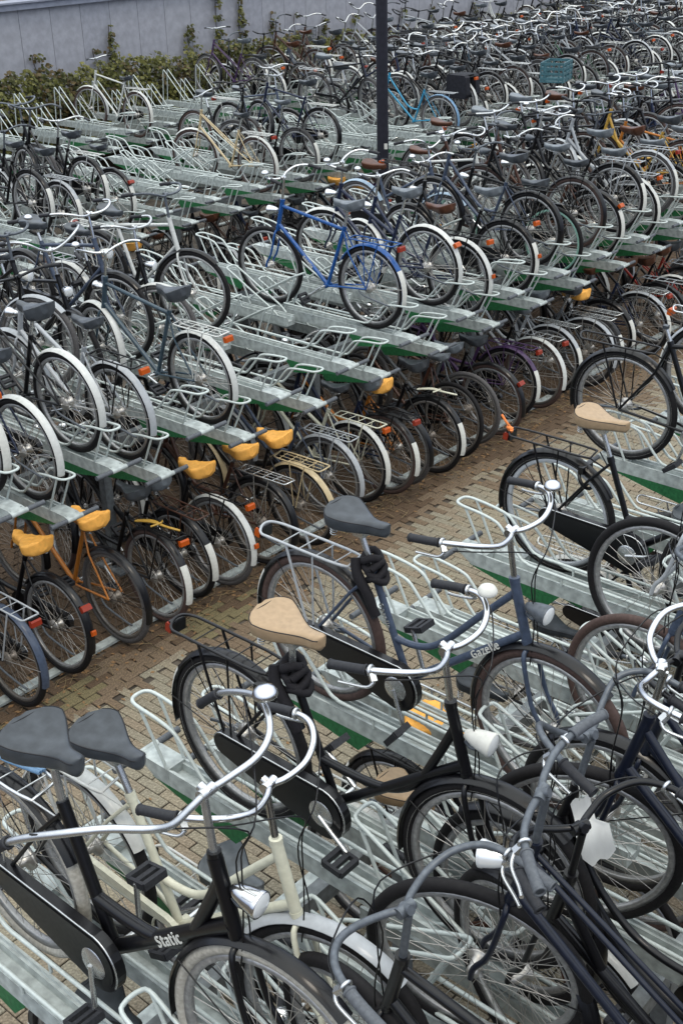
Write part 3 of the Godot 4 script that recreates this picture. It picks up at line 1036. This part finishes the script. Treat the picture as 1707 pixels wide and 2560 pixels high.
func litter() -> void:
	var lm := cached("litter", func(b):
		var q := [b.vert(V(-.018, .002, -.006), Vector3.UP), b.vert(V(.0, .007, -.011), Vector3.UP), b.vert(V(.02, .003, .002), Vector3.UP), b.vert(V(.0, .001, .010), Vector3.UP)]
		b.quad(q[0], q[1], q[2], q[3]))
	var straw := cached("straw", func(b): b.tube(curve([V(-.06, .003, 0), V(0, .012, .008), V(.06, .003, -.004)], 3), .0014, 3, false))
	for kind in 2:
		var mm := MultiMesh.new()
		mm.transform_format = MultiMesh.TRANSFORM_3D
		mm.mesh = lm if kind == 0 else straw
		mm.instance_count = 1500 if kind == 0 else 900
		for i in mm.instance_count:
			var g := 5.93 + rng.randfn() * .17 if rng.randf() < .8 else rng.randf_range(3.4, 8.0)
			var a := rng.randf_range(1.5, 14.0)
			mm.set_instance_transform(i, Transform3D(Basis.from_euler(V(rng.randf_range(-.3, .3), rng.randf() * TAU, 0)).scaled(Vector3.ONE * rng.randf_range(.5, 1.3)), P(a, .001, g)))
		var mi := MultiMeshInstance3D.new()
		mi.name = "dry_leaves" if kind == 0 else "dry_grass"
		mi.multimesh = mm
		mi.material_override = mat("litter%d" % kind, lin(.20, .12, .06) if kind == 0 else lin(.26, .20, .11), .9)
		mi.set_meta("label", "dry brown leaf scraps blown along the edge of the brick aisle" if kind == 0 else "withered grass blades along the foot of the middle rack")
		mi.set_meta("category", "leaves" if kind == 0 else "grass")
		mi.set_meta("kind", "stuff")
		add_child(mi)

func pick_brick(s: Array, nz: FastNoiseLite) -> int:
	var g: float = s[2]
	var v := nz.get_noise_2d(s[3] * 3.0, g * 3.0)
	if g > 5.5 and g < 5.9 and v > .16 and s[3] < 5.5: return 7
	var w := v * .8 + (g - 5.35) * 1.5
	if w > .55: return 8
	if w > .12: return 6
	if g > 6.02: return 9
	return s[1] if v < .25 else (5 if s[1] % 2 else s[1])

func wall() -> void:
	var t := thing("concrete_wall", "long grey concrete wall of tall panels behind the ivy", "wall", Transform3D(Basis.IDENTITY, P(0, 0, 18.5)))
	var tex := noise(.012, .88, 1.0, false, 5, 31, 512)
	part(t, "wall_core", cached("wall_core", func(b): b.box(V(32, 1.5, -.2), V(76, 3.0, .28))), mat("wall_core", lin(.07, .07, .09), .9))
	var m1 := mat("wall_a", lin(.315, .318, .35), .85, 0, 0, tex, .9)
	var m2 := mat("wall_b", lin(.30, .305, .34), .85, 0, 0, tex, 1.1)
	var m3 := mat("wall_c", lin(.322, .325, .355), .85, 0, 0, tex, .7)
	var pm := cached("wall_panel", func(b): b.box(V(.3235, 1.51, -.03), V(.6435, 3.02, .06)))
	for k in 108:
		part(t, "wall_panel", pm, [m1, m2, m1, m3][(k * 7 + k / 3) % 4], Transform3D(Basis.IDENTITY, V(.17 + k * .652 - 4.0, 0, 0)))
	part(t, "coping", cached("coping", func(b): b.box(V(32, 3.07, -.12), V(76, .10, .42)); b.box(V(32, 3.135, -.10), V(76, .03, .46))), mat("coping", lin(.24, .255, .31), .8, 0, 0, tex, .9))
	# ivy
	var iv := thing("ivy_hedge", "low dense ivy climbing along the foot of the concrete wall", "ivy", Transform3D(Basis.IDENTITY, P(0, 0, 18.1)))
	var leaf := cached("ivy_leaf", func(b):
		var pts := [V(0, -.045, 0), V(.035, -.02, .004), V(.045, .012, .012), V(.02, .02, .004), V(0, .055, .014), V(-.02, .02, .004), V(-.045, .012, .012), V(-.035, -.02, .004)]
		var c: int = b.vert(V(0, 0, 0), V(0, 0, 1))
		var ids := []
		for p in pts: ids.append(b.vert(p, V(p.x * 4, p.y * 2, 1).normalized()))
		for i in 8: b.tri(c, ids[i], ids[(i + 1) % 8]))
	var stems := MB.new()
	var nz := FastNoiseLite.new()
	nz.seed = 77
	nz.frequency = .55
	var xs := {"leaf_dark": [], "leaf_mid": [], "leaf_olive": [], "leaf_brown": []}
	var height := func(a: float) -> float: return lerpf(2.02, 1.72, smoothstep(18.0, 25.0, a)) + nz.get_noise_1d(a * 2.0) * .16 + nz.get_noise_1d(a * 9.0) * .20
	for i in 52000:
		var a := rng.randf_range(8.0, 44.0)
		var h: float = height.call(a)
		var y := rng.randf_range(.1, 1.0)
		var u := h * sqrt(y)
		var front := .30 + .22 * nz.get_noise_2d(a * 4.0, u * 4.0)
		var z := front * (1.0 - pow(u / (h + .25), 4.0)) + rng.randf_range(-.16, .05)
		put_leaf(xs, V(a, u, z), nz)
	for sp in [[13.3, 2.3, .25], [14.6, 2.25, .2], [14.98, 2.62, .2], [16.9, 2.45, .3], [17.68, 3.1, .17], [18.3, 2.85, .2], [19.2, 2.5, .2], [19.9, 2.4, .18], [20.8, 2.25, .2], [21.8, 2.2, .2], [23.5, 2.2, .16], [24.6, 2.15, .2], [26.3, 2.1, .18], [30, 2.0, .2], [35, 2.0, .3]]:
		var px: float = sp[0]
		stems.tube(curve([V(px, 1.4, -.28), V(px + .05, 1.8, -.33), V(px - .04, 2.2, -.35), V(px + .02, sp[1], -.37)], 4), .008, 4)
		for i in int(150 * (sp[1] - 1.4)):
			var u := rng.randf_range(1.4, sp[1])
			var w: float = sp[2] * (1.1 - .85 * (u - 1.4) / (sp[1] - 1.4))
			if nz.get_noise_2d(px * 5.0, u * 9.0) > .12: continue
			put_leaf(xs, V(px + rng.randfn() * w * .6, u, -.34 + rng.randf() * .09), nz)
	for i in 90:
		var a := 8.0 + i * .4
		stems.tube(curve([V(a, 0, -.1 + rng.randf() * .2), V(a + rng.randf_range(-.2, .2), .6, .05), V(a + rng.randf_range(-.3, .3), 1.2, -.1), V(a, 1.5, -.25)], 3), .012, 4)
	part(iv, "stem", stems.mesh(), mat("ivy_stem", lin(.05, .032, .02), .9))
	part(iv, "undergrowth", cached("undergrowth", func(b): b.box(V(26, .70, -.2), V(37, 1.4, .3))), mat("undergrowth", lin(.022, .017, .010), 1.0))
	var lc := {"leaf_dark": lin(.038, .040, .010), "leaf_mid": lin(.075, .078, .018), "leaf_olive": lin(.125, .120, .032), "leaf_brown": lin(.070, .050, .018)}
	for k in xs:
		var mm := MultiMesh.new()
		mm.transform_format = MultiMesh.TRANSFORM_3D
		mm.mesh = leaf
		mm.instance_count = xs[k].size()
		for i in xs[k].size(): mm.set_instance_transform(i, xs[k][i])
		var mi := MultiMeshInstance3D.new()
		mi.name = "foliage"
		mi.multimesh = mm
		var lm := mat(k, lc[k], .45)
		mi.material_override = lm
		mi.set_meta("kind", "stuff")
		iv.add_child(mi, true)

func put_leaf(xs: Dictionary, p: Vector3, nz: FastNoiseLite) -> void:
	var b := Basis.from_euler(V(rng.randf_range(-1.1, .1), rng.randf_range(-.8, .8), PI + rng.randf_range(-.8, .8)))
	var s := rng.randf_range(.5, .95)
	var v := nz.get_noise_3d(p.x * 3.0, p.y * 3.0, 5.0) + rng.randf_range(-.45, .45)
	xs["leaf_olive" if v > .34 else ("leaf_mid" if v > .02 else ("leaf_brown" if v < -.34 else "leaf_dark"))].append(Transform3D(b.scaled(Vector3.ONE * s), p))

func pole() -> void:
	var t := thing("lamp_post", "dark round steel lamp post rising between the rack rows", "lamp post", Transform3D(Basis.IDENTITY, P(13.07, 0, 10.6)))
	part(t, "shaft", cached("pole", func(b):
		b.tube(PackedVector3Array([V(0, 0), V(0, 1.0), V(0, 6.5)]), [.080, .079, .074], 24)
		b.lathe(Vector3.ZERO, PackedVector2Array([Vector2(.17, 0), Vector2(.17, .02), Vector2(.09, .05)]), 24, false, Basis(V(1, 0, 0), V(0, 0, -1), V(0, 1, 0)))), M("pole"))
	var lab := part(t, "sticker", cached("sticker", func(b): b.box(V(0, 0, 0), V(.055, .075, .004))), M("white_plastic"), Transform3D(Basis(Vector3.UP, -.85), V(.0, 1.62, .0) + Basis(Vector3.UP, -.45) * V(0, 0, .0805)))
	lab.set_meta("label", "small white sticker on the post")

# ------------------------------------------------------------------ racks
func rack_frame(label: String, g: float, depth: float, a0: float, a1: float) -> void:
	var t := thing("rack_frame", label, "bike rack", Transform3D(Basis.IDENTITY, P(0, 0, g)))
	var len_ := a1 - a0
	for x in [.95, depth - .95]:
		part(t, "beam", cached("beam%.1f" % len_, func(b): b.box(V(0, 0, 0), V(len_, .09, .06))), M("frame_steel"), Transform3D(Basis.IDENTITY, V((a0 + a1) / 2, 1.03, -x)))
	var k := a0 + .3
	while k < a1:
		for x in [.95, depth - .95]:
			part(t, "post", cached("rpost", func(b): b.box(V(0, .5, 0), V(.07, 1.0, .07)); b.box(V(0, .01, 0), V(.16, .02, .3))), M("frame_steel"), Transform3D(Basis.IDENTITY, V(k, 0, -x)))
		k += 2.4
	for x in [.14, depth - .14]:
		k = a0
		while k < a1:
			part(t, "ground_strip", cached("strip_ground", func(b): b.box(V(.6, .012, 0), V(1.19, .02, .075))), M("tray"), Transform3D(Basis.IDENTITY, V(k, 0, -x)))
			k += 1.2

var tray_spots := {}
func tray_row(row: String, list: Array, g0: float, s: float, where: String, tall := false) -> void:
	var k := 0
	for e in list:
		tray(e[0], e[1], g0 + e[2] if e.size() > 2 else g0, s, "galvanised upper tray with green side panel, %s from left, %s" % [ordinal(k), where], tall)
		k += 1
	tray_spots[row] = list

func alternating(a_high: float, n: int) -> Array:
	var out := []
	for k in n: out.append([a_high + .4 * k, U_H if k % 2 == 0 else U_L])
	return out

func racks() -> void:
	rack_frame("steel frame of the double-deck rack nearest the camera", .35, 3.2, .6, 9.4)
	rack_frame("steel frame of the middle double-deck rack across the brick aisle", 5.94, 3.2, 2.4, 19.2)
	rack_frame("steel frame of the third double-deck rack around the lamp post", 11.02, 3.2, 5.4, 29.4)
	rack_frame("steel frame of the single rack along the ivy hedge", 15.5, 2.3, 9.0, 38.0)
	tray_row("N", [[1.17, U_L], [1.55, U_H], [1.97, U_L], [2.32, U_L], [2.67, U_H], [3.07, U_L], [3.47, U_H], [3.87, U_L], [4.27, U_H], [4.67, U_L], [5.07, U_H], [5.47, U_L], [5.87, U_H], [6.27, U_L], [6.67, U_H], [7.07, U_L], [7.47, U_H], [7.87, U_L], [8.27, U_H]], 3.55, -1.0, "aisle side, nearest rack")
	tray_row("O", [[1.68, U_H], [2.06, U_L], [2.36, U_H], [2.74, U_L], [3.08, U_H], [3.65, U_L], [4.05, U_H], [4.45, U_L], [4.85, U_H], [5.25, U_L], [5.65, U_H], [6.05, U_L], [6.45, U_H], [6.85, U_L], [7.25, U_H]], .35, 1.0, "camera side, nearest rack")
	tray_row("A", alternating(2.92, 29), 5.94, 1.0, "aisle side, middle rack")
	tray_row("B", alternating(5.12, 34), 9.15, -1.0, "far side, middle rack")
	tray_row("C", alternating(6.35, 44), 11.02, 1.0, "near side, third rack")
	tray_row("D", alternating(8.15, 50), 14.23, -1.0, "far side, third rack")
	tray_row("E", alternating(10.5, 62), 15.5, 1.0, "rack along the hedge", true)

# ------------------------------------------------------------------ bicycles close to the camera
func put(sp: Dictionary, a: float, u: float, grear: float, s: float, label: String, lean := 0.0, group := "bicycles parked in the racks", yaw := 0.0, sc := 1.0) -> Node3D:
	return bike(sp, bike_at(a, u - .012, grear, s, lean, yaw, 0.0, sc if sc != 1.0 else (1.07 if grear < 4.0 else 1.03)), label, group, lod(a, grear))

func near_bikes() -> void:
	# aisle side of the nearest rack: tails to the aisle, front wheels towards the lower right
	put({"f": "stout", "c": "black", "sx": .03, "sk": "wide", "tilt": .2, "bar": "wide", "bc": "alloy", "tyre": "rubber_cream", "car": "alloy", "strap": "sky", "tail": false, "bells": 1.15, "bellside": -1.0, "light": "chrome", "crank": -1.3, "steer": .12, "text": "Static@down", "lever": false, "grip": "grip"},
		1.66, U_H, 3.02, -1.0, "black swan-neck bicycle lettered Static at bottom left, white tyres and blunt black saddle", -.03)
	put({"f": "step", "c": "cream", "g": "white", "sk": "mid", "bar": "sweep", "bc": "chrome", "car": "white", "gf": "silver", "case": "half", "cc": "cream", "light": "", "sh": -.02, "steer": .18, "crank": .9, "bell": false},
		1.99, U_L, 3.08, -1.0, "cream bicycle behind the black Static one, with a ridged black saddle", .0)
	put({"f": "loop", "c": "black", "s": "saddle_tan", "sk": "mid", "bar": "sweep", "bc": "chrome", "light": "white", "stripe": true, "bellc": "white_plastic", "cl": true, "lock": true, "steer": .1, "crank": -.35, "tl": "red_lens", "sx": .06},
		2.67, U_H, 2.92, -1.0, "black swan-neck bicycle with pale tan saddle, cream headlight and chain case")
	put({"f": "step", "c": "greyblue", "g": "black", "sk": "mid", "bar": "sweep", "bc": "chrome", "tyre": "rubber_brown", "car": "silver", "light": "bar_grey", "cl": true, "steer": -.05, "crank": -1.0, "text": "Gazelle@down|Gazelle@seat"},
		3.47, U_H, 3.20, -1.0, "grey-blue bicycle with broad black saddle and black cloth lock on its seat post")
	put({"f": "loop", "c": "black", "s": "saddle_tan", "sk": "mid", "tail": false, "stripe": true, "lock": true, "bar": "trek", "bc": "black", "steer": .3, "rim": "silver", "crank": .5, "tl": "red_lens"},
		5.45, U_L, 3.16, -1.0, "black bicycle with worn orange-tan saddle and orange ribbon on its carrier")
	put({"f": "diamond", "c": "black", "s": "saddle_black", "stripe": true, "bar": "flat", "bc": "black", "tail": false, "case": "none", "tl": "", "nosaddle": true},
		6.67, U_H, 3.42, -1.0, "black bicycle with bright tyre stripe, upper right edge of the nearest rack", .04)
	put({"f": "loop", "c": "black", "car": "alloy", "g": "silver"}, 7.47, U_H, 3.2, -1.0, "black bicycle with silver mudguards at the right edge of the nearest rack")
	put({"f": "loop", "c": "black", "car": "black"}, 8.27, U_H, 3.2, -1.0, "black bicycle last at the right end of the nearest rack")
	# camera side of the nearest rack: front wheels point up to the left
	put({"f": "diamond", "c": "black", "g": "", "bar": "sweep", "bc": "bar_grey", "grip": "grip_grey", "light": "", "steer": -.12, "bell": false},
		1.97, U_L, .46, 1.0, "black bicycle with matt grey handlebar and no mudguards, bottom centre", -.09)
	put({"f": "mixte", "c": "ink", "g": "", "bar": "flat", "bc": "bar_grey", "light": "lens", "steer": .3, "grip": "grip_grey", "bell": false},
		2.34, U_H, .31, 1.0, "blue-black bicycle with twin sloping tubes and clear headlight, bottom right", -.05)
	put({"f": "wave", "c": "black", "g": "black", "tail": false, "bar": "high", "bc": "bar_grey", "light": "", "steer": -.1, "grip": "grip", "bell": false},
		2.74, U_L, .46, 1.0, "black bicycle with grey handlebar and white paper tag hanging from it", .05)
	put({"f": "loop", "c": "black", "g": "black", "tail": false, "bar": "trek", "bc": "black", "light": "", "steer": -.35, "bell": false},
		2.56, U_L, .27, 1.0, "black bicycle with silver brake levers wedged beside the tagged one", -.12)
	put({"f": "step", "c": "ink", "g": "black", "tail": false, "bar": "trek", "bc": "black", "light": "", "steer": .1, "bell": false},
		3.42, U_L, .44, 1.0, "black bicycle with black handlebar, right edge behind the chrome-barred one", -.04)
	put({"f": "step", "c": "ink", "g": "silver", "gf": "none", "bar": "trek", "bc": "chrome", "light": "", "steer": .4, "bell": false},
		2.98, U_H, .34, 1.0, "blue-black bicycle with bent chrome handlebar at the lower right edge", .03)
	put({"f": "step", "c": "greyblue", "g": "", "bar": "sweep", "bc": "bar_grey", "tyre": "rubber_brown", "light": "", "bell": false},
		4.20, U_L, .74, 1.0, "grey-blue bicycle with bare front wheel at right edge, behind the brown-tyred wheel")
	put({"f": "diamond", "c": "silver", "g": "", "bar": "flat", "bc": "alloy", "light": "", "bell": false},
		4.72, U_H, .95, 1.0, "silver bicycle showing only its bare front wheel at the right edge")
	put({"f": "diamond", "c": "grey", "g": "", "bar": "flat", "bc": "alloy", "light": "", "bell": false},
		5.25, U_L, .82, 1.0, "grey bicycle behind the bare silver one at the right edge")
	# lower deck of the nearest rack
	var low := [{"c": "black", "g": "white"}, {"c": "navy"}, {"c": "black", "cov": true, "s": "saddle_brown"}, {"c": "brown", "s": "saddle_tan"}, {"c": "black", "g": "black"}, {"c": "grey", "g": "silver"}, {"c": "black", "g": "white"}, {"c": "black"}, {"c": "green", "g": "white"}, {"c": "black"}]
	for k in low.size():
		var sp: Dictionary = random_spec()
		sp.merge(low[k], true)
		var a: float = [1.3, 1.85, 3.89, 3.47, 2.6, 4.35, 6.26, 5.2, 6.7, 7.2][k]
		put(sp, a, .03, [3.2, 3.1, 3.08, 2.96, 3.2, 3.15, 3.42, 3.2, 3.1, 3.2][k], -1.0, bike_label(sp, "lower deck, nearest rack"), rng.randf_range(-.03, .03))
	# small things left on the bicycles
	tag_and_ribbon()

func tag_and_ribbon() -> void:
	var rb := thing("ribbon", "orange ribbon knotted to the end of a black luggage carrier", "ribbon", bike_at(5.45, U_L, 3.16, -1.0, 0.0, 0.0, 0.0, 1.07))
	part(rb, "knot", cached("ribbon", func(b):
		b.tube(curve([V(-.29, .755, .02), V(-.31, .765, .03), V(-.32, .75, .01), V(-.30, .74, .02), V(-.29, .757, .03)], 4), .011, 6)
		b.tube(curve([V(-.30, .76, .02), V(-.32, .80, .04), V(-.345, .835, .045)], 4), .007, 5)), mat("ribbon", lin(.75, .22, .06), .5))
	var tg := thing("paper_tag", "creased white paper tag hanging from a grey handlebar", "paper tag", Transform3D(Basis(Vector3.UP, -.75), P(2.66, 2.24, 1.40)))
	part(tg, "sheet", cached("sheet", func(b):
		var rows := []
		var nr := []
		for i in 11:
			var t := i / 10.0
			var w := lerpf(.028, .050, smoothstep(.42, .50, t)) - (.022 * smoothstep(.9, 1.0, t))
			var row := PackedVector3Array()
			var nn := PackedVector3Array()
			for j in 7:
				var q := j / 6.0 - .5
				row.append(V(q * w * 2.1 + t * .07 + (.016 if t > .46 else 0.0), -t * .26 + q * .03, .010 * sin(t * 7.0) + .008 * sin(q * 8.0 + t * 5.0)))
				nn.append(V(-.35 * cos(q * 8.0 + t * 5.0), -.3 * cos(t * 7.0), 1).normalized())
			rows.append(row); nr.append(nn)
		b.skin(rows, nr, false)), mat("paper", lin(.78, .78, .74), .8))
	part(tg, "string", cached("tag_string", func(b): b.tube(curve([V(0, -.01, 0), V(-.005, .04, .01), V(-.02, .09, .005)], 4), .0018, 4)), M("white_plastic"))

# ------------------------------------------------------------------ bicycles of the middle rack
func middle_bikes() -> void:
	var up := [
		[3.72, U_H, {"f": "mixte", "c": "black", "g": "silver"}],
		[4.12, U_L, {"f": "diamond", "c": "navy", "g": "white", "tail": false, "tl": "", "car": "", "bar": "flat", "bc": "black"}],
		[4.52, U_H, {"f": "mixte", "c": "black", "g": "white", "tail": false, "tl": "", "car": "", "sk": "wide", "bar": "flat", "bc": "black", "case": "none"}],
		[4.92, U_L, {"f": "low", "c": "silver", "g": "silver", "tail": false, "car": "black", "bar": "flat", "bc": "black", "case": "none", "sk": "slim"}],
		[5.72, U_L, {"f": "diamond", "c": "teal", "g": "white", "tail": false, "car": "white", "cst": 1, "bar": "trek", "sk": "wide", "case": "none", "sh": .02}],
		[7.72, U_H, {"f": "diamond", "c": "blue", "g": "blue", "gf": "none", "car": "blue", "bar": "trek", "bc": "chrome", "s": "saddle_grey", "case": "none", "sh": .06, "text": "Gazelle@downleft", "tl": "red_lens"}],
		[8.52, U_H, {"f": "low", "c": "navy", "g": "white", "tail": false, "car": "", "bar": "sweep", "s": "saddle_grey", "case": "none", "sh": .02, "tl": "amber"}],
		[8.92, U_L, {"f": "step", "c": "navy", "g": "white", "tail": false, "car": "black", "s": "saddle_brown", "case": "half", "refl": true}],
		[9.72, U_L, {"f": "loop", "c": "black", "g": "black", "car": "black", "s": "saddle_grey", "refl": true, "case": "full"}],
		[10.12, U_H, {"f": "step", "c": "greyblue", "g": "black", "tail": false, "car": "black", "tl": ""}],
		[10.52, U_L, {"f": "diamond", "c": "black", "rim": "mint", "g": "", "car": ""}],
		[10.92, U_H, {"f": "loop", "c": "black", "g": "black", "car": "black", "s": "saddle_grey", "refl": true}],
		[11.32, U_L, {"f": "loop", "c": "brown", "g": "black"}],
		[11.72, U_H, {"f": "loop", "c": "black", "g": "black"}],
		[12.12, U_L, {"f": "step", "c": "black", "g": "white"}],
		[12.52, U_H, {"f": "loop", "c": "silver", "g": "silver"}],
		[12.92, U_L, {"f": "loop", "c": "black", "g": "black"}],
		[13.32, U_H, {"f": "loop", "c": "yellow", "g": "black"}],
		[13.72, U_L, {"f": "diamond", "c": "orange", "g": "", "car": ""}],
		[14.12, U_H, {"f": "loop", "c": "black"}]]
	for e in up:
		var sp: Dictionary = random_spec() if e[0] > 10.0 else {}
		sp.extra = ""
		sp.merge(e[2], true)
		if not sp.has("steer"): sp.steer = rng.randf_range(-.2, .2)
		put(sp, e[0], e[1], 6.38 + rng.randf_range(-.03, .03), 1.0, bike_label(sp, "upper deck, middle rack"), rng.randf_range(-.03, .03))
	# lower deck, tails to the brick aisle
	var low := [
		[2.70, {"c": "black"}], [3.10, {"c": "navy", "g": "black"}],
		[3.50, {"c": "black", "g": "greyblue", "tl": "red_lens", "tail": false}],
		[3.92, {"c": "black", "f": "loop", "cov": true, "g": "black", "refl": true, "tl": "red_lens", "car": ""}],
		[4.42, {"c": "orange", "f": "diamond", "cov": true, "g": "black", "car": "", "tail": false, "tl": "", "case": "none"}],
		[4.78, {"c": "black", "f": "loop", "g": "black", "strap": "yellow", "car": "black", "tl": "amber"}],
		[5.14, {"c": "black", "f": "loop", "g": "black", "sk": "mid", "refl": true, "car": "brown"}],
		[5.42, {"c": "black", "f": "step", "g": "white", "cov": true, "refl": true, "car": "black"}],
		[5.84, {"c": "brown", "f": "loop", "cov": true, "g": "black", "car": "alloy", "cst": 1, "tl": ""}],
		[6.28, {"c": "black", "f": "loop", "cov": true, "g": "beige", "tail": false, "car": "beige", "sh": .03}],
		[6.80, {"c": "greyblue", "f": "step", "g": "silver", "tail": false, "s": "saddle_grey", "car": "silver"}],
		[7.12, {"c": "cream", "f": "low", "g": "white", "sk": "slim", "car": "cream"}],
		[7.40, {"c": "navy", "f": "step", "g": "black", "car": "black"}],
		[7.62, {"c": "orange", "f": "loop", "cov": true, "g": "black", "refl": true}],
		[7.98, {"c": "black", "f": "loop", "g": "black", "strap": "cream", "car": "black"}],
		[8.36, {"c": "brown", "f": "diamond", "g": "", "car": "", "sk": "slim"}],
		[8.70, {"c": "grey", "f": "diamond", "g": "", "car": "", "tyre": "rubber_grey"}],
		[9.02, {"c": "black", "f": "loop", "g": "black", "tyre": "rubber_brown", "tail": false, "car": ""}],
		[9.42, {"c": "purple", "f": "loop", "g": "purple", "car": "purple"}],
		[9.82, {"c": "black", "f": "step", "g": "white", "tail": false, "car": "alloy", "s": "saddle_grey"}],
		[10.22, {"c": "silver", "f": "step", "g": "silver", "car": "alloy", "cst": 1, "s": "saddle_grey"}],
		[10.62, {"c": "grey", "f": "step", "g": "silver", "car": "alloy", "cst": 1}],
		[10.8, {"c": "black", "cov": true}], [11.4, {"c": "black", "s": "saddle_brown"}], [11.8, {"c": "navy"}], [12.2, {"c": "black"}], [12.6, {"c": "black", "g": "white"}], [13.0, {"c": "red"}], [13.4, {"c": "black"}]]
	for e in low:
		var sp: Dictionary = random_spec()
		sp.tail = rng.randf() < .6
		sp.extra = ""
		if rng.randf() < .7:
			sp.rims = "rim_shaded"; sp.spokes = "spoke_shaded"  # darker wheel metal paints in the shade below the upper trays
		sp.merge(e[1], true)
		if sp.get("cov", false): sp.sh = -.075
		put(sp, e[0], .03, 6.05 + rng.randf_range(-.10, .10), 1.0, bike_label(sp, "lower deck, middle rack"), rng.randf_range(-.09, .09), "bicycles parked in the racks", rng.randf_range(-.05, .05))
	# far side of the middle rack
	for a in [5.12, 5.52, 5.92, 6.32, 6.72, 10.32, 11.12, 11.52, 12.32]:
		var sp: Dictionary = random_spec()
		if a == 5.92: sp.merge({"c": "greyblue", "f": "diamond", "bc": "chrome", "bar": "sweep"}, true)
		if a == 10.32: sp.merge({"c": "greyblue", "f": "low", "g": "paleblue", "bc": "chrome"}, true)
		if a == 11.12: sp.merge({"c": "white", "s": "saddle_brown", "bc": "chrome"}, true)
		var k := int(round((a - 5.12) / .4))
		put(sp, a, U_H if k % 2 == 0 else U_L, 8.70, -1.0, bike_label(sp, "far side upper deck, middle rack"), rng.randf_range(-.04, .04))
	var b := 12.72
	while b < 18.4:
		var sp: Dictionary = random_spec()
		var k := int(round((b - 5.12) / .4))
		put(sp, b, U_H if k % 2 == 0 else U_L, 8.70 + rng.randf_range(-.05, .05), -1.0, bike_label(sp, "far side upper deck, middle rack"), rng.randf_range(-.05, .05))
		b += .4
	b = 5.2
	while b < 15.0:
		var sp: Dictionary = random_spec()
		sp.cov = rng.randf() < .08
		put(sp, b, .03, 8.95 + rng.randf_range(-.08, .08), -1.0, bike_label(sp, "far side lower deck, middle rack"), rng.randf_range(-.05, .05))
		b += .42

# ------------------------------------------------------------------ the third rack and the rack along the hedge
func far_bikes() -> void:
	var set_c := {7.95: {"c": "black", "f": "loop"}, 8.35: {"c": "black", "f": "loop", "refl": true}, 8.75: {"c": "black", "f": "step"}, 9.15: {"c": "black", "g": "black", "refl": true}, 9.95: {"c": "white", "f": "diamond", "g": "white", "car": "white", "s": "saddle_white"},
		11.55: {"c": "beige", "f": "mixte", "g": "white", "tyre": "rubber_brown"}, 15.55: {"c": "cyan", "f": "step", "g": "sky", "tail": false, "bc": "black", "gf": "none", "extra": ""}, 12.35: {"c": "black", "f": "loop", "bc": "black"}, 12.75: {"c": "navy"}}
	for k in 44:
		var a := 6.35 + .4 * k
		var key := snappedf(a, .01)
		var sp: Dictionary = random_spec()
		if set_c.has(key): sp.merge(set_c[key], true)
		elif a < 15.4: continue
		elif a > 15.8 and rng.randf() < .06: continue
		put(sp, a, U_H if k % 2 == 0 else U_L, 11.46 + rng.randf_range(-.06, .06), 1.0, bike_label(sp, "near side upper deck, third rack"), rng.randf_range(-.05, .05))
	for k in 50:
		var a := 8.15 + .4 * k
		var sp: Dictionary = random_spec()
		if a < 15.0 and not k in [2, 3, 11, 13]: continue
		if rng.randf() < .08: continue
		put(sp, a, U_H if k % 2 == 0 else U_L, 13.78 + rng.randf_range(-.06, .06), -1.0, bike_label(sp, "far side upper deck, third rack"), rng.randf_range(-.05, .05))
	var a := 7.6
	while a < 20.0:
		var sp: Dictionary = random_spec()
		for q in [8.94, 9.36, 12.86, 13.29, 16.48]: sp.cov = sp.get("cov", false) or absf(a - q) < .21
		put(sp, a, .03, 11.2 + rng.randf_range(-.08, .08), 1.0, bike_label(sp, "near side lower deck, third rack"), rng.randf_range(-.05, .05))
		a += .42
	for k in 62:
		var q := 10.5 + .4 * k
		var sp: Dictionary = random_spec()
		if q < 15.6 and k != 7: continue
		if k == 7: sp.merge({"c": "white", "f": "diamond", "g": "white", "car": "white", "bc": "chrome", "bar": "flat"}, true)
		if rng.randf() < .1: continue
		put(sp, q, U_H if k % 2 == 0 else U_L, 15.94 + rng.randf_range(-.06, .06), 1.0, bike_label(sp, "rack along the hedge"), rng.randf_range(-.06, .06))
	crate()

func crate() -> void:
	var t := thing("plastic_crate", "blue-green plastic crate tied over a bicycle carrier, right background", "crate", Transform3D(Basis(Vector3.UP, .3), P(16.0, 2.16, 9.75)))
	part(t, "crate_body", cached("crate", func(b):
		b.box(V(0, .012, 0), V(.50, .02, .34))
		for y in [.05, .12, .19, .255]:
			for s in [-1.0, 1.0]:
				b.box(V(0, y, s * .165), V(.50, .035, .012))
				b.box(V(s * .245, y, 0), V(.012, .035, .318))
		for x in [-.24, -.08, .08, .24]:
			for s in [-1.0, 1.0]: b.box(V(x, .135, s * .1635), V(.022, .268, .02))
		for s in [-1.0, 1.0]:
			for z in [-.1, .1]: b.box(V(s * .2445, .135, z), V(.02, .268, .02))), mat("crate", lin(.07, .17, .20), .5, 0, 0, grime, 4.0))
